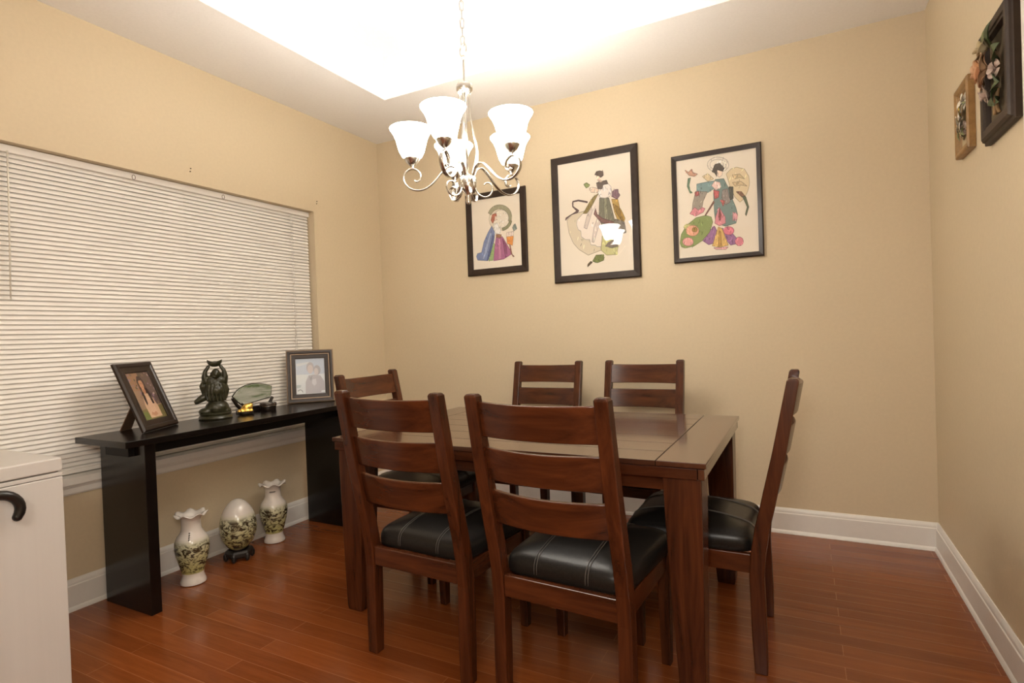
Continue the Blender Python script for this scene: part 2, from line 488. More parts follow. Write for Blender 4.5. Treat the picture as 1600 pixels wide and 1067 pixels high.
# printed figures: ink areas in picture units (0..1 from the lower left)
ART = {
 'center': [
  ((214,199,172), [(0.194,0.544),(0.11,0.494),(0.134,0.379),(0.19,0.287),(0.267,0.225),(0.393,0.167),(0.57,0.199),(0.546,0.495),(0.394,0.557)]),
  ((236,224,210), [(0.566,0.689),(0.456,0.613),(0.333,0.532),(0.255,0.488),(0.245,0.446),(0.267,0.4),(0.302,0.385),(0.307,0.335),(0.361,0.306),(0.424,0.301),(0.433,0.255),(0.495,0.247),(0.518,0.233),(0.571,0.229),(0.596,0.332),(0.585,0.492)]),
  ((214,198,186), [(0.455,0.601),(0.391,0.508),(0.347,0.413),(0.386,0.397),(0.472,0.55)]),
  ((216,200,190), [(0.546,0.495),(0.484,0.402),(0.448,0.281),(0.477,0.273),(0.531,0.373),(0.573,0.444)]),
  ((196,192,130), [(0.595,0.319),(0.747,0.314),(0.798,0.22),(0.786,0.148),(0.644,0.151),(0.57,0.199)]),
  ((112,110,90), [(0.574,0.651),(0.697,0.639),(0.738,0.527),(0.771,0.427),(0.766,0.319),(0.652,0.315),(0.599,0.393),(0.556,0.494)]),
  ((140,138,112), [(0.631,0.646),(0.668,0.642),(0.679,0.483),(0.681,0.325),(0.652,0.318),(0.63,0.439)]),
  ((126,112,102), [(0.629,0.229),(0.678,0.258),(0.745,0.278),(0.798,0.22),(0.723,0.207)]),
  ((178,144,66), [(0.734,0.624),(0.817,0.616),(0.836,0.542),(0.864,0.51),(0.902,0.446),(0.886,0.418),(0.808,0.43),(0.766,0.512)]),
  ((140,108,44), [(0.75,0.586),(0.832,0.542),(0.882,0.43),(0.855,0.432),(0.784,0.511)]),
  ((122,116,106), [(0.772,0.451),(0.891,0.417),(0.911,0.326),(0.803,0.316),(0.769,0.379)]),
  ((112,82,92), [(0.746,0.689),(0.784,0.701),(0.825,0.699),(0.827,0.669),(0.847,0.649),(0.808,0.617),(0.735,0.648)]),
  ((238,228,218), [(0.633,0.761),(0.693,0.763),(0.733,0.73),(0.74,0.689),(0.71,0.65),(0.649,0.642),(0.589,0.652),(0.56,0.689),(0.606,0.733)]),
  ((84,68,58), [(0.538,0.783),(0.571,0.788),(0.676,0.793),(0.693,0.761),(0.627,0.76),(0.612,0.725),(0.555,0.731)]),
  ((232,204,180), [(0.541,0.847),(0.598,0.834),(0.593,0.801),(0.619,0.786),(0.58,0.787),(0.555,0.805)]),
  ((80,64,54), [(0.519,0.857),(0.543,0.881),(0.589,0.883),(0.634,0.871),(0.636,0.839),(0.602,0.826),(0.564,0.847)]),
  ((232,206,184), [(0.461,0.711),(0.439,0.748),(0.482,0.752),(0.543,0.737),(0.568,0.722),(0.557,0.699)]),
  ((128,140,78), [(0.363,0.789),(0.403,0.8),(0.449,0.776),(0.428,0.761),(0.397,0.754)]),
  ((140,120,62), [(0.56,0.689),(0.488,0.666),(0.437,0.627),(0.344,0.537),(0.393,0.533),(0.474,0.599)]),
  ((92,66,62), [(0.407,0.624),(0.28,0.652),(0.21,0.649),(0.206,0.611),(0.286,0.567),(0.265,0.55),(0.174,0.539),(0.09,0.496),(0.095,0.518),(0.205,0.549),(0.252,0.567),(0.194,0.61),(0.2,0.656),(0.281,0.661),(0.408,0.635)]),
  ((120,82,76), [(0.515,0.565),(0.49,0.518),(0.582,0.44),(0.76,0.39),(0.752,0.429),(0.603,0.472),(0.532,0.514)]),
  ((112,122,62), [(0.5,0.16),(0.606,0.157),(0.604,0.11),(0.516,0.093),(0.449,0.11)]),
  ((80,66,44), [(0.448,0.101),(0.378,0.064),(0.381,0.086),(0.425,0.111)]),
 ],
 'right': [
  ((226,214,196), [(0.669,0.877),(0.659,0.85),(0.63,0.829),(0.586,0.818),(0.535,0.818),(0.484,0.83),(0.441,0.852),(0.412,0.88),(0.403,0.911),(0.414,0.939),(0.444,0.959),(0.488,0.97),(0.539,0.969),(0.59,0.957),(0.632,0.935),(0.66,0.907)]),
  ((234,224,206), [(0.636,0.881),(0.628,0.862),(0.607,0.847),(0.574,0.84),(0.536,0.84),(0.498,0.849),(0.465,0.865),(0.444,0.885),(0.437,0.906),(0.445,0.926),(0.467,0.941),(0.5,0.948),(0.538,0.947),(0.576,0.938),(0.608,0.922),(0.629,0.902)]),
  ((222,202,160), [(0.633,0.791),(0.693,0.832),(0.76,0.841),(0.854,0.811),(0.903,0.734),(0.909,0.662),(0.886,0.594),(0.84,0.527),(0.789,0.497),(0.731,0.551),(0.675,0.665)]),
  ((200,176,130), [(0.707,0.77),(0.795,0.771),(0.852,0.716),(0.794,0.735),(0.735,0.73)]),
  ((206,182,138), [(0.705,0.698),(0.808,0.698),(0.879,0.642),(0.807,0.662),(0.734,0.658)]),
  ((218,196,152), [(0.337,0.802),(0.406,0.824),(0.478,0.761),(0.404,0.745)]),
  ((118,148,148), [(0.263,0.734),(0.388,0.74),(0.496,0.74),(0.497,0.673),(0.401,0.635),(0.261,0.65)]),
  ((150,140,126), [(0.246,0.664),(0.394,0.642),(0.338,0.555),(0.312,0.459),(0.186,0.434),(0.204,0.544)]),
  ((176,84,84), [(0.233,0.653),(0.285,0.657),(0.292,0.622),(0.245,0.614)]),
  ((214,130,140), [(0.162,0.449),(0.227,0.505),(0.276,0.469),(0.321,0.495),(0.359,0.479),(0.335,0.445),(0.233,0.415)]),
  ((110,134,128), [(0.496,0.752),(0.602,0.748),(0.652,0.656),(0.701,0.53),(0.736,0.454),(0.757,0.375),(0.733,0.299),(0.606,0.28),(0.486,0.321),(0.473,0.432),(0.47,0.615)]),
  ((140,128,120), [(0.584,0.639),(0.644,0.644),(0.671,0.509),(0.611,0.491),(0.568,0.568)]),
  ((190,88,88), [(0.471,0.651),(0.542,0.631),(0.53,0.572),(0.484,0.562)]),
  ((196,96,90), [(0.552,0.545),(0.609,0.527),(0.584,0.479)]),
  ((210,150,156), [(0.698,0.41),(0.757,0.381),(0.748,0.334),(0.696,0.326)]),
  ((240,216,194), [(0.516,0.847),(0.592,0.834),(0.582,0.785),(0.548,0.767),(0.512,0.798)]),
  ((68,58,50), [(0.46,0.834),(0.499,0.902),(0.56,0.904),(0.613,0.848),(0.591,0.822),(0.525,0.846),(0.515,0.785),(0.491,0.82)]),
  ((236,202,192), [(0.449,0.697),(0.488,0.737),(0.553,0.718),(0.565,0.668),(0.501,0.648)]),
  ((74,74,64), [(0.66,0.661),(0.712,0.655),(0.71,0.541),(0.672,0.533)]),
  ((218,138,148), [(0.532,0.475),(0.488,0.382),(0.474,0.322),(0.531,0.29),(0.607,0.31),(0.605,0.371)]),
  ((130,60,60), [(0.538,0.462),(0.524,0.378),(0.541,0.34),(0.56,0.387)]),
  ((152,104,152), [(0.47,0.295),(0.377,0.233),(0.313,0.164),(0.39,0.115),(0.467,0.128),(0.502,0.234)]),
  ((152,104,152), [(0.561,0.266),(0.693,0.195),(0.78,0.104),(0.661,0.089),(0.603,0.154)]),
  ((222,120,140), [(0.707,0.227),(0.702,0.212),(0.688,0.2),(0.666,0.193),(0.641,0.192),(0.616,0.197),(0.595,0.207),(0.581,0.222),(0.577,0.238),(0.582,0.253),(0.597,0.265),(0.618,0.272),(0.643,0.273),(0.668,0.268),(0.689,0.257),(0.703,0.243)]),
  ((218,128,144), [(0.815,0.114),(0.811,0.098),(0.8,0.085),(0.783,0.076),(0.764,0.075),(0.745,0.079),(0.729,0.09),(0.719,0.104),(0.715,0.121),(0.72,0.137),(0.731,0.15),(0.747,0.158),(0.766,0.16),(0.785,0.155),(0.801,0.145),(0.811,0.13)]),
  ((216,176,102), [(0.516,0.282),(0.561,0.26),(0.596,0.178),(0.632,0.091),(0.526,0.081),(0.435,0.1),(0.476,0.188)]),
  ((184,140,70), [(0.521,0.245),(0.545,0.231),(0.551,0.097),(0.511,0.088)]),
  ((132,148,84), [(0.024,0.161),(0.042,0.247),(0.112,0.329),(0.24,0.398),(0.365,0.41),(0.434,0.387),(0.45,0.336),(0.408,0.242),(0.313,0.164),(0.202,0.116),(0.091,0.106),(0.04,0.122)]),
  ((190,190,120), [(0.207,0.308),(0.202,0.297),(0.188,0.289),(0.167,0.284),(0.143,0.284),(0.118,0.288),(0.098,0.297),(0.084,0.307),(0.079,0.319),(0.085,0.33),(0.099,0.339),(0.12,0.343),(0.144,0.344),(0.168,0.339),(0.189,0.331),(0.202,0.32)]),
  ((226,160,132), [(0.272,0.266),(0.265,0.246),(0.247,0.229),(0.22,0.22),(0.189,0.218),(0.157,0.225),(0.131,0.239),(0.113,0.258),(0.107,0.279),(0.114,0.3),(0.133,0.316),(0.16,0.326),(0.191,0.327),(0.223,0.32),(0.249,0.306),(0.266,0.287)]),
  ((170,130,60), [(0.253,0.277),(0.25,0.269),(0.243,0.262),(0.232,0.258),(0.218,0.258),(0.205,0.261),(0.194,0.266),(0.186,0.274),(0.184,0.283),(0.187,0.291),(0.195,0.298),(0.206,0.302),(0.219,0.302),(0.232,0.3),(0.244,0.294),(0.251,0.286)]),
  ((226,156,150), [(0.197,0.161),(0.192,0.145),(0.176,0.132),(0.153,0.125),(0.126,0.124),(0.1,0.129),(0.077,0.14),(0.062,0.155),(0.057,0.171),(0.063,0.187),(0.078,0.2),(0.101,0.207),(0.128,0.208),(0.155,0.203),(0.177,0.192),(0.192,0.177)]),
  ((190,140,112), [(0.116,0.893),(0.163,0.866),(0.204,0.893),(0.222,0.855),(0.278,0.834),(0.237,0.814),(0.17,0.832)]),
  ((90,120,90), [(0.154,0.801),(0.189,0.807),(0.165,0.735),(0.177,0.678),(0.205,0.654),(0.176,0.652),(0.139,0.726)]),
  ((120,84,60), [(0.747,0.603),(0.809,0.597),(0.857,0.543),(0.816,0.542)]),
  ((88,100,70), [(0.822,0.548),(0.86,0.542),(0.892,0.439),(0.858,0.357),(0.847,0.374),(0.872,0.441)]),
  ((120,80,66), [(0.468,0.544),(0.353,0.412),(0.365,0.408),(0.479,0.529)]),
  ((216,160,160), [(0.45,0.08),(0.631,0.073),(0.601,0.052),(0.48,0.06)]),
 ],
 'left': [
  ((216,204,180), [(0.794,0.664),(0.774,0.604),(0.725,0.555),(0.653,0.526),(0.569,0.521),(0.486,0.541),(0.417,0.583),(0.372,0.64),(0.359,0.705),(0.379,0.766),(0.429,0.814),(0.502,0.843),(0.587,0.847),(0.669,0.826),(0.737,0.784),(0.781,0.727)]),
  ((228,218,200), [(0.776,0.666),(0.761,0.619),(0.722,0.581),(0.666,0.558),(0.601,0.555),(0.536,0.57),(0.482,0.603),(0.447,0.647),(0.437,0.697),(0.452,0.745),(0.492,0.783),(0.549,0.805),(0.614,0.808),(0.678,0.792),(0.732,0.76),(0.766,0.715)]),
  ((150,146,116), [(0.348,0.793),(0.378,0.828),(0.419,0.856),(0.469,0.875),(0.526,0.885),(0.585,0.884),(0.644,0.874),(0.699,0.854),(0.747,0.826),(0.785,0.792),(0.811,0.753),(0.823,0.712),(0.822,0.67),(0.806,0.632),(0.746,0.639),(0.757,0.668),(0.758,0.698),(0.749,0.729),(0.73,0.757),(0.702,0.783),(0.667,0.803),(0.626,0.818),(0.583,0.825),(0.539,0.825),(0.498,0.818),(0.461,0.804),(0.43,0.783),(0.409,0.758)]),
  ((132,130,96), [(0.823,0.632),(0.815,0.611),(0.802,0.591),(0.786,0.573),(0.766,0.556),(0.743,0.542),(0.717,0.531),(0.689,0.522),(0.66,0.516),(0.629,0.513),(0.621,0.552),(0.645,0.554),(0.668,0.559),(0.689,0.565),(0.709,0.574),(0.726,0.585),(0.741,0.598),(0.754,0.612),(0.764,0.627),(0.77,0.644)]),
  ((112,128,174), [(0.413,0.602),(0.472,0.499),(0.452,0.39),(0.395,0.255),(0.35,0.175),(0.307,0.115),(0.094,0.14),(0.07,0.195),(0.099,0.235),(0.181,0.243),(0.24,0.393),(0.328,0.512)]),
  ((150,164,196), [(0.368,0.508),(0.404,0.505),(0.293,0.235),(0.227,0.142),(0.197,0.147),(0.273,0.32)]),
  ((80,92,140), [(0.427,0.475),(0.449,0.446),(0.373,0.229),(0.307,0.122),(0.287,0.126),(0.356,0.286)]),
  ((150,180,112), [(0.441,0.363),(0.47,0.319),(0.417,0.114),(0.327,0.114)]),
  ((164,90,134), [(0.495,0.442),(0.624,0.431),(0.697,0.328),(0.779,0.218),(0.786,0.17),(0.626,0.113),(0.427,0.106),(0.458,0.306)]),
  ((190,120,156), [(0.543,0.41),(0.583,0.407),(0.588,0.129),(0.527,0.117)]),
  ((130,64,104), [(0.622,0.403),(0.695,0.301),(0.707,0.148),(0.667,0.131),(0.644,0.263)]),
  ((224,140,62), [(0.702,0.424),(0.843,0.426),(0.816,0.291),(0.716,0.324)]),
  ((232,214,200), [(0.705,0.479),(0.852,0.487),(0.843,0.423),(0.702,0.422)]),
  ((170,92,70), [(0.398,0.684),(0.438,0.764),(0.513,0.771),(0.524,0.728),(0.478,0.68),(0.435,0.635)]),
  ((228,202,180), [(0.485,0.732),(0.532,0.716),(0.522,0.675),(0.477,0.673)]),
  ((236,232,226), [(0.444,0.613),(0.525,0.633),(0.593,0.517),(0.57,0.47),(0.472,0.499)]),
  ((120,134,126), [(0.826,0.537),(0.857,0.576),(0.887,0.587),(0.918,0.516),(0.852,0.487)]),
  ((130,80,60), [(0.755,0.317),(0.777,0.294),(0.806,0.168),(0.847,0.135),(0.823,0.131),(0.777,0.184)]),
  ((146,100,70), [(0.497,0.476),(0.605,0.46),(0.593,0.417),(0.495,0.433)]),
 ],
}

# ------------------------------------------------------------------ the room
YF = -6.0                                     # far end of the adjoining space behind the camera
struct(boxes('floor', [((-0.15, YF, -0.10), (W + 0.15, 0.15, 0.0))], FLOOR))
WY0, WY1, WZ0, WZ1 = -2.46, -0.683, 0.60, 2.080     # window opening in the left wall
struct(boxes('wall_left', [((-0.15, YF, 0), (0, 0.0, WZ0)), ((-0.15, YF, WZ1), (0, 0.0, H)), ((-0.15, WY1, WZ0), (0, 0.0, WZ1)), ((-0.15, YF, WZ0), (0, WY0, WZ1))], WALL))
struct(boxes('wall_back', [((-0.15, 0, 0), (W + 0.15, 0.15, H))], WALL))
struct(boxes('wall_right', [((W, YF, 0), (W + 0.15, 0.0, H))], WALL))
struct(boxes('wall_front', [((-0.15, YF - 0.15, 0), (W + 0.15, YF, H))], WALL))
# ceiling: a soffit ring around a raised tray
TX0, TX1, TY0, TY1, TZ = 0.60, 2.97, -2.95, -0.610, 3.02
bm = bmesh.new()
box(bm, (-0.15, YF, H), (TX0, 0.15, H + 0.05))
box(bm, (TX1, YF, H), (W + 0.15, 0.15, H + 0.05))
box(bm, (TX0, TY1, H), (TX1, 0.15, H + 0.05))
box(bm, (TX0, YF, H), (TX1, TY0, H + 0.05))
box(bm, (TX0 - 0.05, TY0, H + 0.05), (TX0, TY1, TZ))
box(bm, (TX1, TY0, H + 0.05), (TX1 + 0.05, TY1, TZ))
box(bm, (TX0 - 0.05, TY1, H + 0.05), (TX1 + 0.05, TY1 + 0.05, TZ))
box(bm, (TX0 - 0.05, TY0 - 0.05, H + 0.05), (TX1 + 0.05, TY0, TZ))
box(bm, (TX0 - 0.05, TY0 - 0.05, TZ), (TX1 + 0.05, TY1 + 0.05, TZ + 0.05))
struct(build('ceiling', bm, CEIL))

BASE_PROF = [(0, 0), (0.024, 0), (0.022, 0.012), (0.016, 0.020), (0.015, 0.112), (0.012, 0.117), (0.012, 0.124), (0.008, 0.134), (0.004, 0.1416), (0, 0.1416)]


def baseboard(name, a, b, inward):
    a, b, n = Vector(a), Vector(b), Vector(inward)
    bm = bmesh.new()
    loft(bm, [[p + n * d + Vector((0, 0, z)) for d, z in BASE_PROF] for p in (a, b)])
    return struct(build(name, bm, TRIM, smooth=True, auto=30))


baseboard('baseboard_left', (0, YF, 0), (0, 0, 0), (1, 0, 0))
baseboard('baseboard_back', (0.0, 0, 0), (W, 0, 0), (0, -1, 0))
baseboard('baseboard_right', (W, 0, 0), (W, -1.485, 0), (-1, 0, 0))
# white painted casing at the near end of the right wall, and the sill of the window
struct(boxes('trim_1', [((W - 0.040, -1.60, 0), (W, -1.485, H))], TRIM, bevel=0.006))
struct(boxes('trim_2', [((-0.104, WY0, WZ0), (0.0, WY1, WZ0 + 0.003)), ((0.0, WY0 - 0.06, WZ0 - 0.030), (0.035, WY1 + 0.06, WZ0 + 0.003))], TRIM, bevel=0.005))
bm = bmesh.new()
loft(bm, [[(d, y, z) for d, z in ((0, 0.522), (0.008, 0.522), (0.013, 0.530), (0.013, 0.552), (0.018, 0.562), (0.018, 0.570), (0, 0.570))] for y in (WY0 - 0.03, WY1 + 0.03)])
struct(build('trim_3', bm, TRIM))
# the window behind the blind
wr = bpy.data.objects.new('window_1', None)
COL.objects.link(wr)
struct(wr)
bm = bmesh.new()
for a, b in (((-0.148, WY0, WZ0), (-0.105, WY1, WZ0 + 0.05)), ((-0.148, WY0, WZ1 - 0.05), (-0.105, WY1, WZ1)), ((-0.148, WY0, WZ0 + 0.05), (-0.105, WY0 + 0.05, WZ1 - 0.05)),
             ((-0.148, WY1 - 0.05, WZ0 + 0.05), (-0.105, WY1, WZ1 - 0.05)), ((-0.148, -1.60, WZ0 + 0.05), (-0.105, -1.54, WZ1 - 0.05)),
             ((-0.144, WY0 + 0.05, 1.30), (-0.110, -1.60, 1.34)), ((-0.144, -1.54, 1.30), (-0.110, WY1 - 0.05, 1.34))):
    box(bm, a, b)
build('window_frame', bm, VINYL, wr, bevel=0.003)
boxes('window_pane', [((-0.132, WY0 + 0.05, WZ0 + 0.05), (-0.126, -1.60, WZ1 - 0.05)), ((-0.132, -1.54, WZ0 + 0.05), (-0.126, WY1 - 0.05, WZ1 - 0.05))], NIGHT_GLASS, wr)

# ------------------------------------------------------------------ window blind
BY0, BY1 = -2.448, -0.687
bl = thing('window_blind', 'wide white closed mini blind hung in the window above the black console table', 'blind', (-0.060, (BY0 + BY1) / 2, WZ0 + 0.005))
hl = (BY1 - BY0) / 2
zb = WZ0 + 0.005
boxes('headrail', [((-0.020, -hl, 2.045 - zb), (0.018, hl, 2.0775 - zb))], BLIND, bl, bevel=0.002)
bm = bmesh.new()
pitch_s = (2.038 - zb - 0.0255) / 66
zs = 2.038 - zb
for _ in range(67):
    tilt = R(64)
    ring = []
    for k in range(5):
        s = -1 + k * 0.5
        d = s * 0.0125
        bow = 0.0022 * (1 - s * s)
        # upper edge leans to the glass, lower edge to the room; convex side faces the room
        ring.append((-d * math.cos(tilt) + bow * math.sin(tilt), zs + d * math.sin(tilt) + bow * math.cos(tilt)))
    pts = ring + [(x - 0.0003, z - 0.0002) for x, z in reversed(ring)]
    loft(bm, [[(x, y, z) for x, z in pts] for y in (-hl + 0.004, hl - 0.004)])
    zs -= pitch_s
build('slats', bm, BLIND, bl, smooth=True, auto=50)
boxes('bottom_rail', [((-0.012, -hl + 0.004, 0.002), (0.014, hl - 0.004, 0.022))], BLIND, bl, bevel=0.004)
yc = -(BY0 + BY1) / 2
bm = bmesh.new()
tube(bm, [(0.024, -2.352 + yc, 2.050 - zb), (0.026, -2.356 + yc, 1.8 - zb), (0.030, -2.366 + yc, 1.405 - zb)], 0.0034, 6)
build('tilt_wand', bm, principled('clear_plastic_wand', (0.72, 0.68, 0.60), 0.25), bl, smooth=True)
for dy in (-0.006, 0.006):
    bm = bmesh.new()
    tube(bm, [(0.022, -0.845 + dy + yc, 2.045 - zb), (0.024, -0.846 + dy * 1.2 + yc, 1.6 - zb), (0.024, -0.846 + dy + yc, 1.13 - zb)], 0.0014, 5)
    ellipsoid(bm, (0.024, -0.846 + dy + yc, 1.12 - zb), (0.005, 0.005, 0.012), n=8)
    build('lift_cord', bm, VINYL, bl, smooth=True)
for y in (-1.836, -1.336):
    bm = bmesh.new()
    tube(bm, [(0.019, y + yc + 0.008 * math.cos(a), 2.056 - zb + 0.012 * math.sin(a)) for a in [2 * pi * k / 14 for k in range(14)]], 0.0014, 5, loop=True)
    build('bracket', bm, IRON, bl, smooth=True)
for (y, z, w_) in ((-1.561, 2.145, 'pair of screw anchors left in the wall above the middle of the window'), (-0.655, 2.140, 'pair of screw anchors left in the wall above the window corner')):
    bm = bmesh.new()
    for dz in (0.0, 0.017):
        tube(bm, [(0.0, y + dz * 0.2, z + dz), (0.004, y + dz * 0.2, z + dz)], 0.0035, 8)
    tag(build('screw_anchor', bm, IRON, smooth=True, auto=40), w_, 'screw', 'screw anchors over the window')

# ------------------------------------------------------------------ dining chairs


def post_y(z):
    """centre line of the rear leg and back post, local y"""
    pts = [(0.0, -0.210), (0.33, -0.204), (0.42, -0.212), (0.50, -0.226), (0.56, -0.241), (0.75, -0.283), (1.0, -0.332)]
    for (za, ya), (zb_, yb) in zip(pts, pts[1:]):
        if z <= zb_:
            return ya + (yb - ya) * (z - za) / (zb_ - za)
    return pts[-1][1]


PX = 0.213


def make_chair():
    t = thing('dining_chair', '', 'chair', group='ladder-back dining chairs')
    for s in (-1, 1):
        bm = bmesh.new()
        rings = []
        for z in (0, 0.12, 0.24, 0.33, 0.38, 0.42, 0.46, 0.50, 0.56, 0.65, 0.75, 0.85, 0.95, 0.994):
            y = post_y(z)
            hw, hd = 0.0215, (0.020 if z < 0.1 else 0.0235 if z < 0.6 else 0.0235 - (z - 0.6) * 0.012)
            rings.append([(s * PX - hw, y - hd, z), (s * PX + hw, y - hd, z), (s * PX + hw, y + hd, z), (s * PX - hw, y + hd, z)])
        y = post_y(1.0)
        rings.append([(s * PX - 0.016, y - 0.013, 1.002), (s * PX + 0.016, y - 0.013, 1.002), (s * PX + 0.016, y + 0.013, 1.002), (s * PX - 0.016, y + 0.013, 1.002)])
        loft(bm, rings)
        build('rear_leg', bm, WOOD_Z, t, bevel=0.0035)
        bm = bmesh.new()
        rings = []
        for z, hw in ((0, 0.016), (0.2, 0.0195), (0.398, 0.0215)):
            rings.append([(s * 0.205 - hw, 0.208 - hw, z), (s * 0.205 + hw, 0.208 - hw, z), (s * 0.205 + hw, 0.208 + hw, z), (s * 0.205 - hw, 0.208 + hw, z)])
        loft(bm, rings)
        build('front_leg', bm, WOOD_Z, t, bevel=0.003)
    for z0, z1 in ((0.868, 0.978), (0.728, 0.834), (0.584, 0.694)):
        bm = bmesh.new()
        rings = []
        for k in range(13):
            x = -0.194 + 0.388 * k / 12
            b = 0.030 * (1 - (x / 0.194) ** 2)
            th = 0.0095
            sag = 0.004 * (1 - (x / 0.194) ** 2)
            ring = []
            for (z, dy) in ((z0, -th), (z1 - sag, -th), (z1 - sag, th), (z0, th)):
                ring.append((x, post_y(z) - b + dy + 0.004, z))
            rings.append(ring)
        loft(bm, rings)
        build('back_slat', bm, WOOD_X, t, smooth=True, bevel=0.003, auto=30)
    boxes('seat_rail', [((-0.1915, -0.224, 0.335), (0.1915, -0.2005, 0.404))], WOOD_X, t, bevel=0.003)
    boxes('seat_rail', [((-0.1835, 0.198, 0.340), (0.1835, 0.220, 0.398))], WOOD_X, t, bevel=0.003)
    for s in (-1, 1):
        bm = bmesh.new()
        loft(bm, [[(s * x0, y, z) for x0, z in ((q, 0.335), (q + 0.022, 0.335), (q + 0.022, 0.400), (q, 0.400))] for y, q in ((-0.186, 0.196), (0.186, 0.194))])
        build('seat_rail', bm, WOOD_Y, t, bevel=0.003)
    # cushion
    bm = bmesh.new()

    def plan(inset, z, n=44, puff=0.0):
        out = []
        for k in range(n):
            a = 2 * pi * k / n
            ex = 0.22
            cx, sy = math.cos(a), math.sin(a)
            u = math.copysign(abs(cx) ** ex, cx)
            v = math.copysign(abs(sy) ** ex, sy)
            y = 0.028 + v * (0.226 - inset)
            hw = 0.222 + 0.012 * v - inset
            zz = z + puff * (1 - u * u * 0.9) * (1 - v * v * 0.9)
            out.append((u * hw, y, zz))
        return out
    loft(bm, [plan(0.003, 0.394), plan(0.000, 0.402), plan(-0.002, 0.425), plan(0.000, 0.443), plan(0.008, 0.458), plan(0.022, 0.468), plan(0.045, 0.476, puff=0.006), plan(0.09, 0.486, puff=0.006), plan(0.15, 0.497), plan(0.20, 0.501)])
    cu = build('seat_cushion', bm, LEATHER, t, smooth=True)
    cu.modifiers.new('smooth', 'SUBSURF').render_levels = 1
    for s in (-1, 1):
        for d in (-0.0045, 0.0045):
            bm = bmesh.new()
            x = s * 0.088 + d
            prof = [(-0.1995, 0.415), (-0.2000, 0.430), (-0.1975, 0.445), (-0.190, 0.4585), (-0.176, 0.4685), (-0.15, 0.4790), (-0.10, 0.4895), (-0.04, 0.4975), (0.03, 0.5000), (0.10, 0.4975), (0.16, 0.4895), (0.206, 0.4790), (0.232, 0.4685), (0.246, 0.4585), (0.2535, 0.445), (0.256, 0.430)]
            tube(bm, [(x, y, z) for y, z in prof], 0.0011, 5)
            build('stitching', bm, STITCH, cu, smooth=True)
    return t


chairs = [
    ((1.737, -1.695), -3.0, 'ladder-back chair seen from behind, just left of the nearest chair, closer to the console table'),
    ((2.308, -1.727), -3.6, 'nearest ladder-back dining chair seen from behind, with the broadest reddish slats in view'),
    ((1.516, -0.545), 179.0, 'dull dark-lit ladder-back chair on the table\'s wall side, under the middle picture'),
    ((2.130, -0.545), 178.0, 'shiny-slatted ladder-back chair on the table\'s wall side, near the corner under the right-hand picture'),
    ((1.162, -1.130), -90.0, 'ladder-back chair at the table end next to the console, behind another chair\'s back'),
    ((2.6165, -1.243), 90.0, 'ladder-back chair seen side-on at the table end facing the console'),
]
proto = make_chair()
for i, ((x, y), a, lab) in enumerate(chairs):
    o = proto if i == 0 else copy_tree(proto)
    o.location = (x, y, 0)
    o.rotation_euler = (0, 0, R(a))
    o['label'] = lab

# ------------------------------------------------------------------ dining table
tx0, tx1, ty0, ty1 = 1.148, 2.706, -1.720, -0.700
tcx, tcy = (tx0 + tx1) / 2, (ty0 + ty1) / 2
tb = thing('dining_table', 'dark wooden dining table with planked top and tapered legs under the chandelier', 'table', (tcx, tcy, 0))
hx, hy = (tx1 - tx0) / 2, (ty1 - ty0) / 2
bx_ = hx - 0.156
bm = bmesh.new()
npl = 7
for k in range(npl):
    a = -hy + 2 * hy * k / npl
    b = -hy + 2 * hy * (k + 1) / npl
    box(bm, (-bx_ + 0.001, a + (0.0012 if k else 0), 0.7425), (bx_ - 0.001, b - (0.0012 if k < npl - 1 else 0), 0.760))
build('tabletop', bm, TOP_X, tb, bevel=0.0015)
for s in (-1, 1):
    boxes('breadboard_end', [((min(s * (bx_ + 0.001), s * hx), -hy, 0.7425), (max(s * (bx_ + 0.001), s * hx), hy, 0.760))], TOP_Y, tb, bevel=0.003)
e = 0.007
boxes('edge_board', [((-hx + e, -hy + e, 0.705), (hx - e - 0.022, -hy + e + 0.03, 0.7400))], WOOD_X, tb, bevel=0.002)
boxes('edge_board', [((-hx + e, hy - e - 0.03, 0.705), (hx - e, hy - e, 0.7400))], WOOD_X, tb, bevel=0.002)
boxes('edge_board', [((hx - e - 0.02, -hy + e, 0.705), (hx - e, hy - e - 0.032, 0.7400))], TOP_Y, tb, bevel=0.002)
boxes('edge_board', [((-hx + e, -hy + e + 0.032, 0.705), (-hx + e + 0.02, hy - e - 0.032, 0.7400))], WOOD_Y, tb, bevel=0.002)
for sx in (-1, 1):
    for sy in (-1, 1):
        bm = bmesh.new()
        rings = []
        for z, o_, i_ in ((0, 0.030, 0.104), (0.02, 0.027, 0.107), (0.25, 0.023, 0.121), (0.45, 0.020, 0.130), (0.60, 0.018, 0.136), (0.705, 0.018, 0.139)):
            xa, xb = sx * (hx - o_), sx * (hx - i_)
            ya, yb = sy * (hy - o_), sy * (hy - i_)
            rings.append([(xa, ya, z), (xb, ya, z), (xb, yb, z), (xa, yb, z)])
        loft(bm, rings)
        build('leg', bm, WOOD_Z, tb, bevel=0.004)
for sy in (-1, 1):
    ya, yb = sy * (hy - 0.045), sy * (hy - 0.067)
    boxes('apron', [((-hx + 0.141, min(ya, yb), 0.655), (hx - 0.141, max(ya, yb), 0.705))], WOOD_X, tb, bevel=0.002)
for sx in (-1, 1):
    xa, xb = sx * (hx - 0.045), sx * (hx - 0.067)
    boxes('apron', [((min(xa, xb), -hy + 0.141, 0.655), (max(xa, xb), hy - 0.141, 0.705))], WOOD_Y, tb, bevel=0.002)

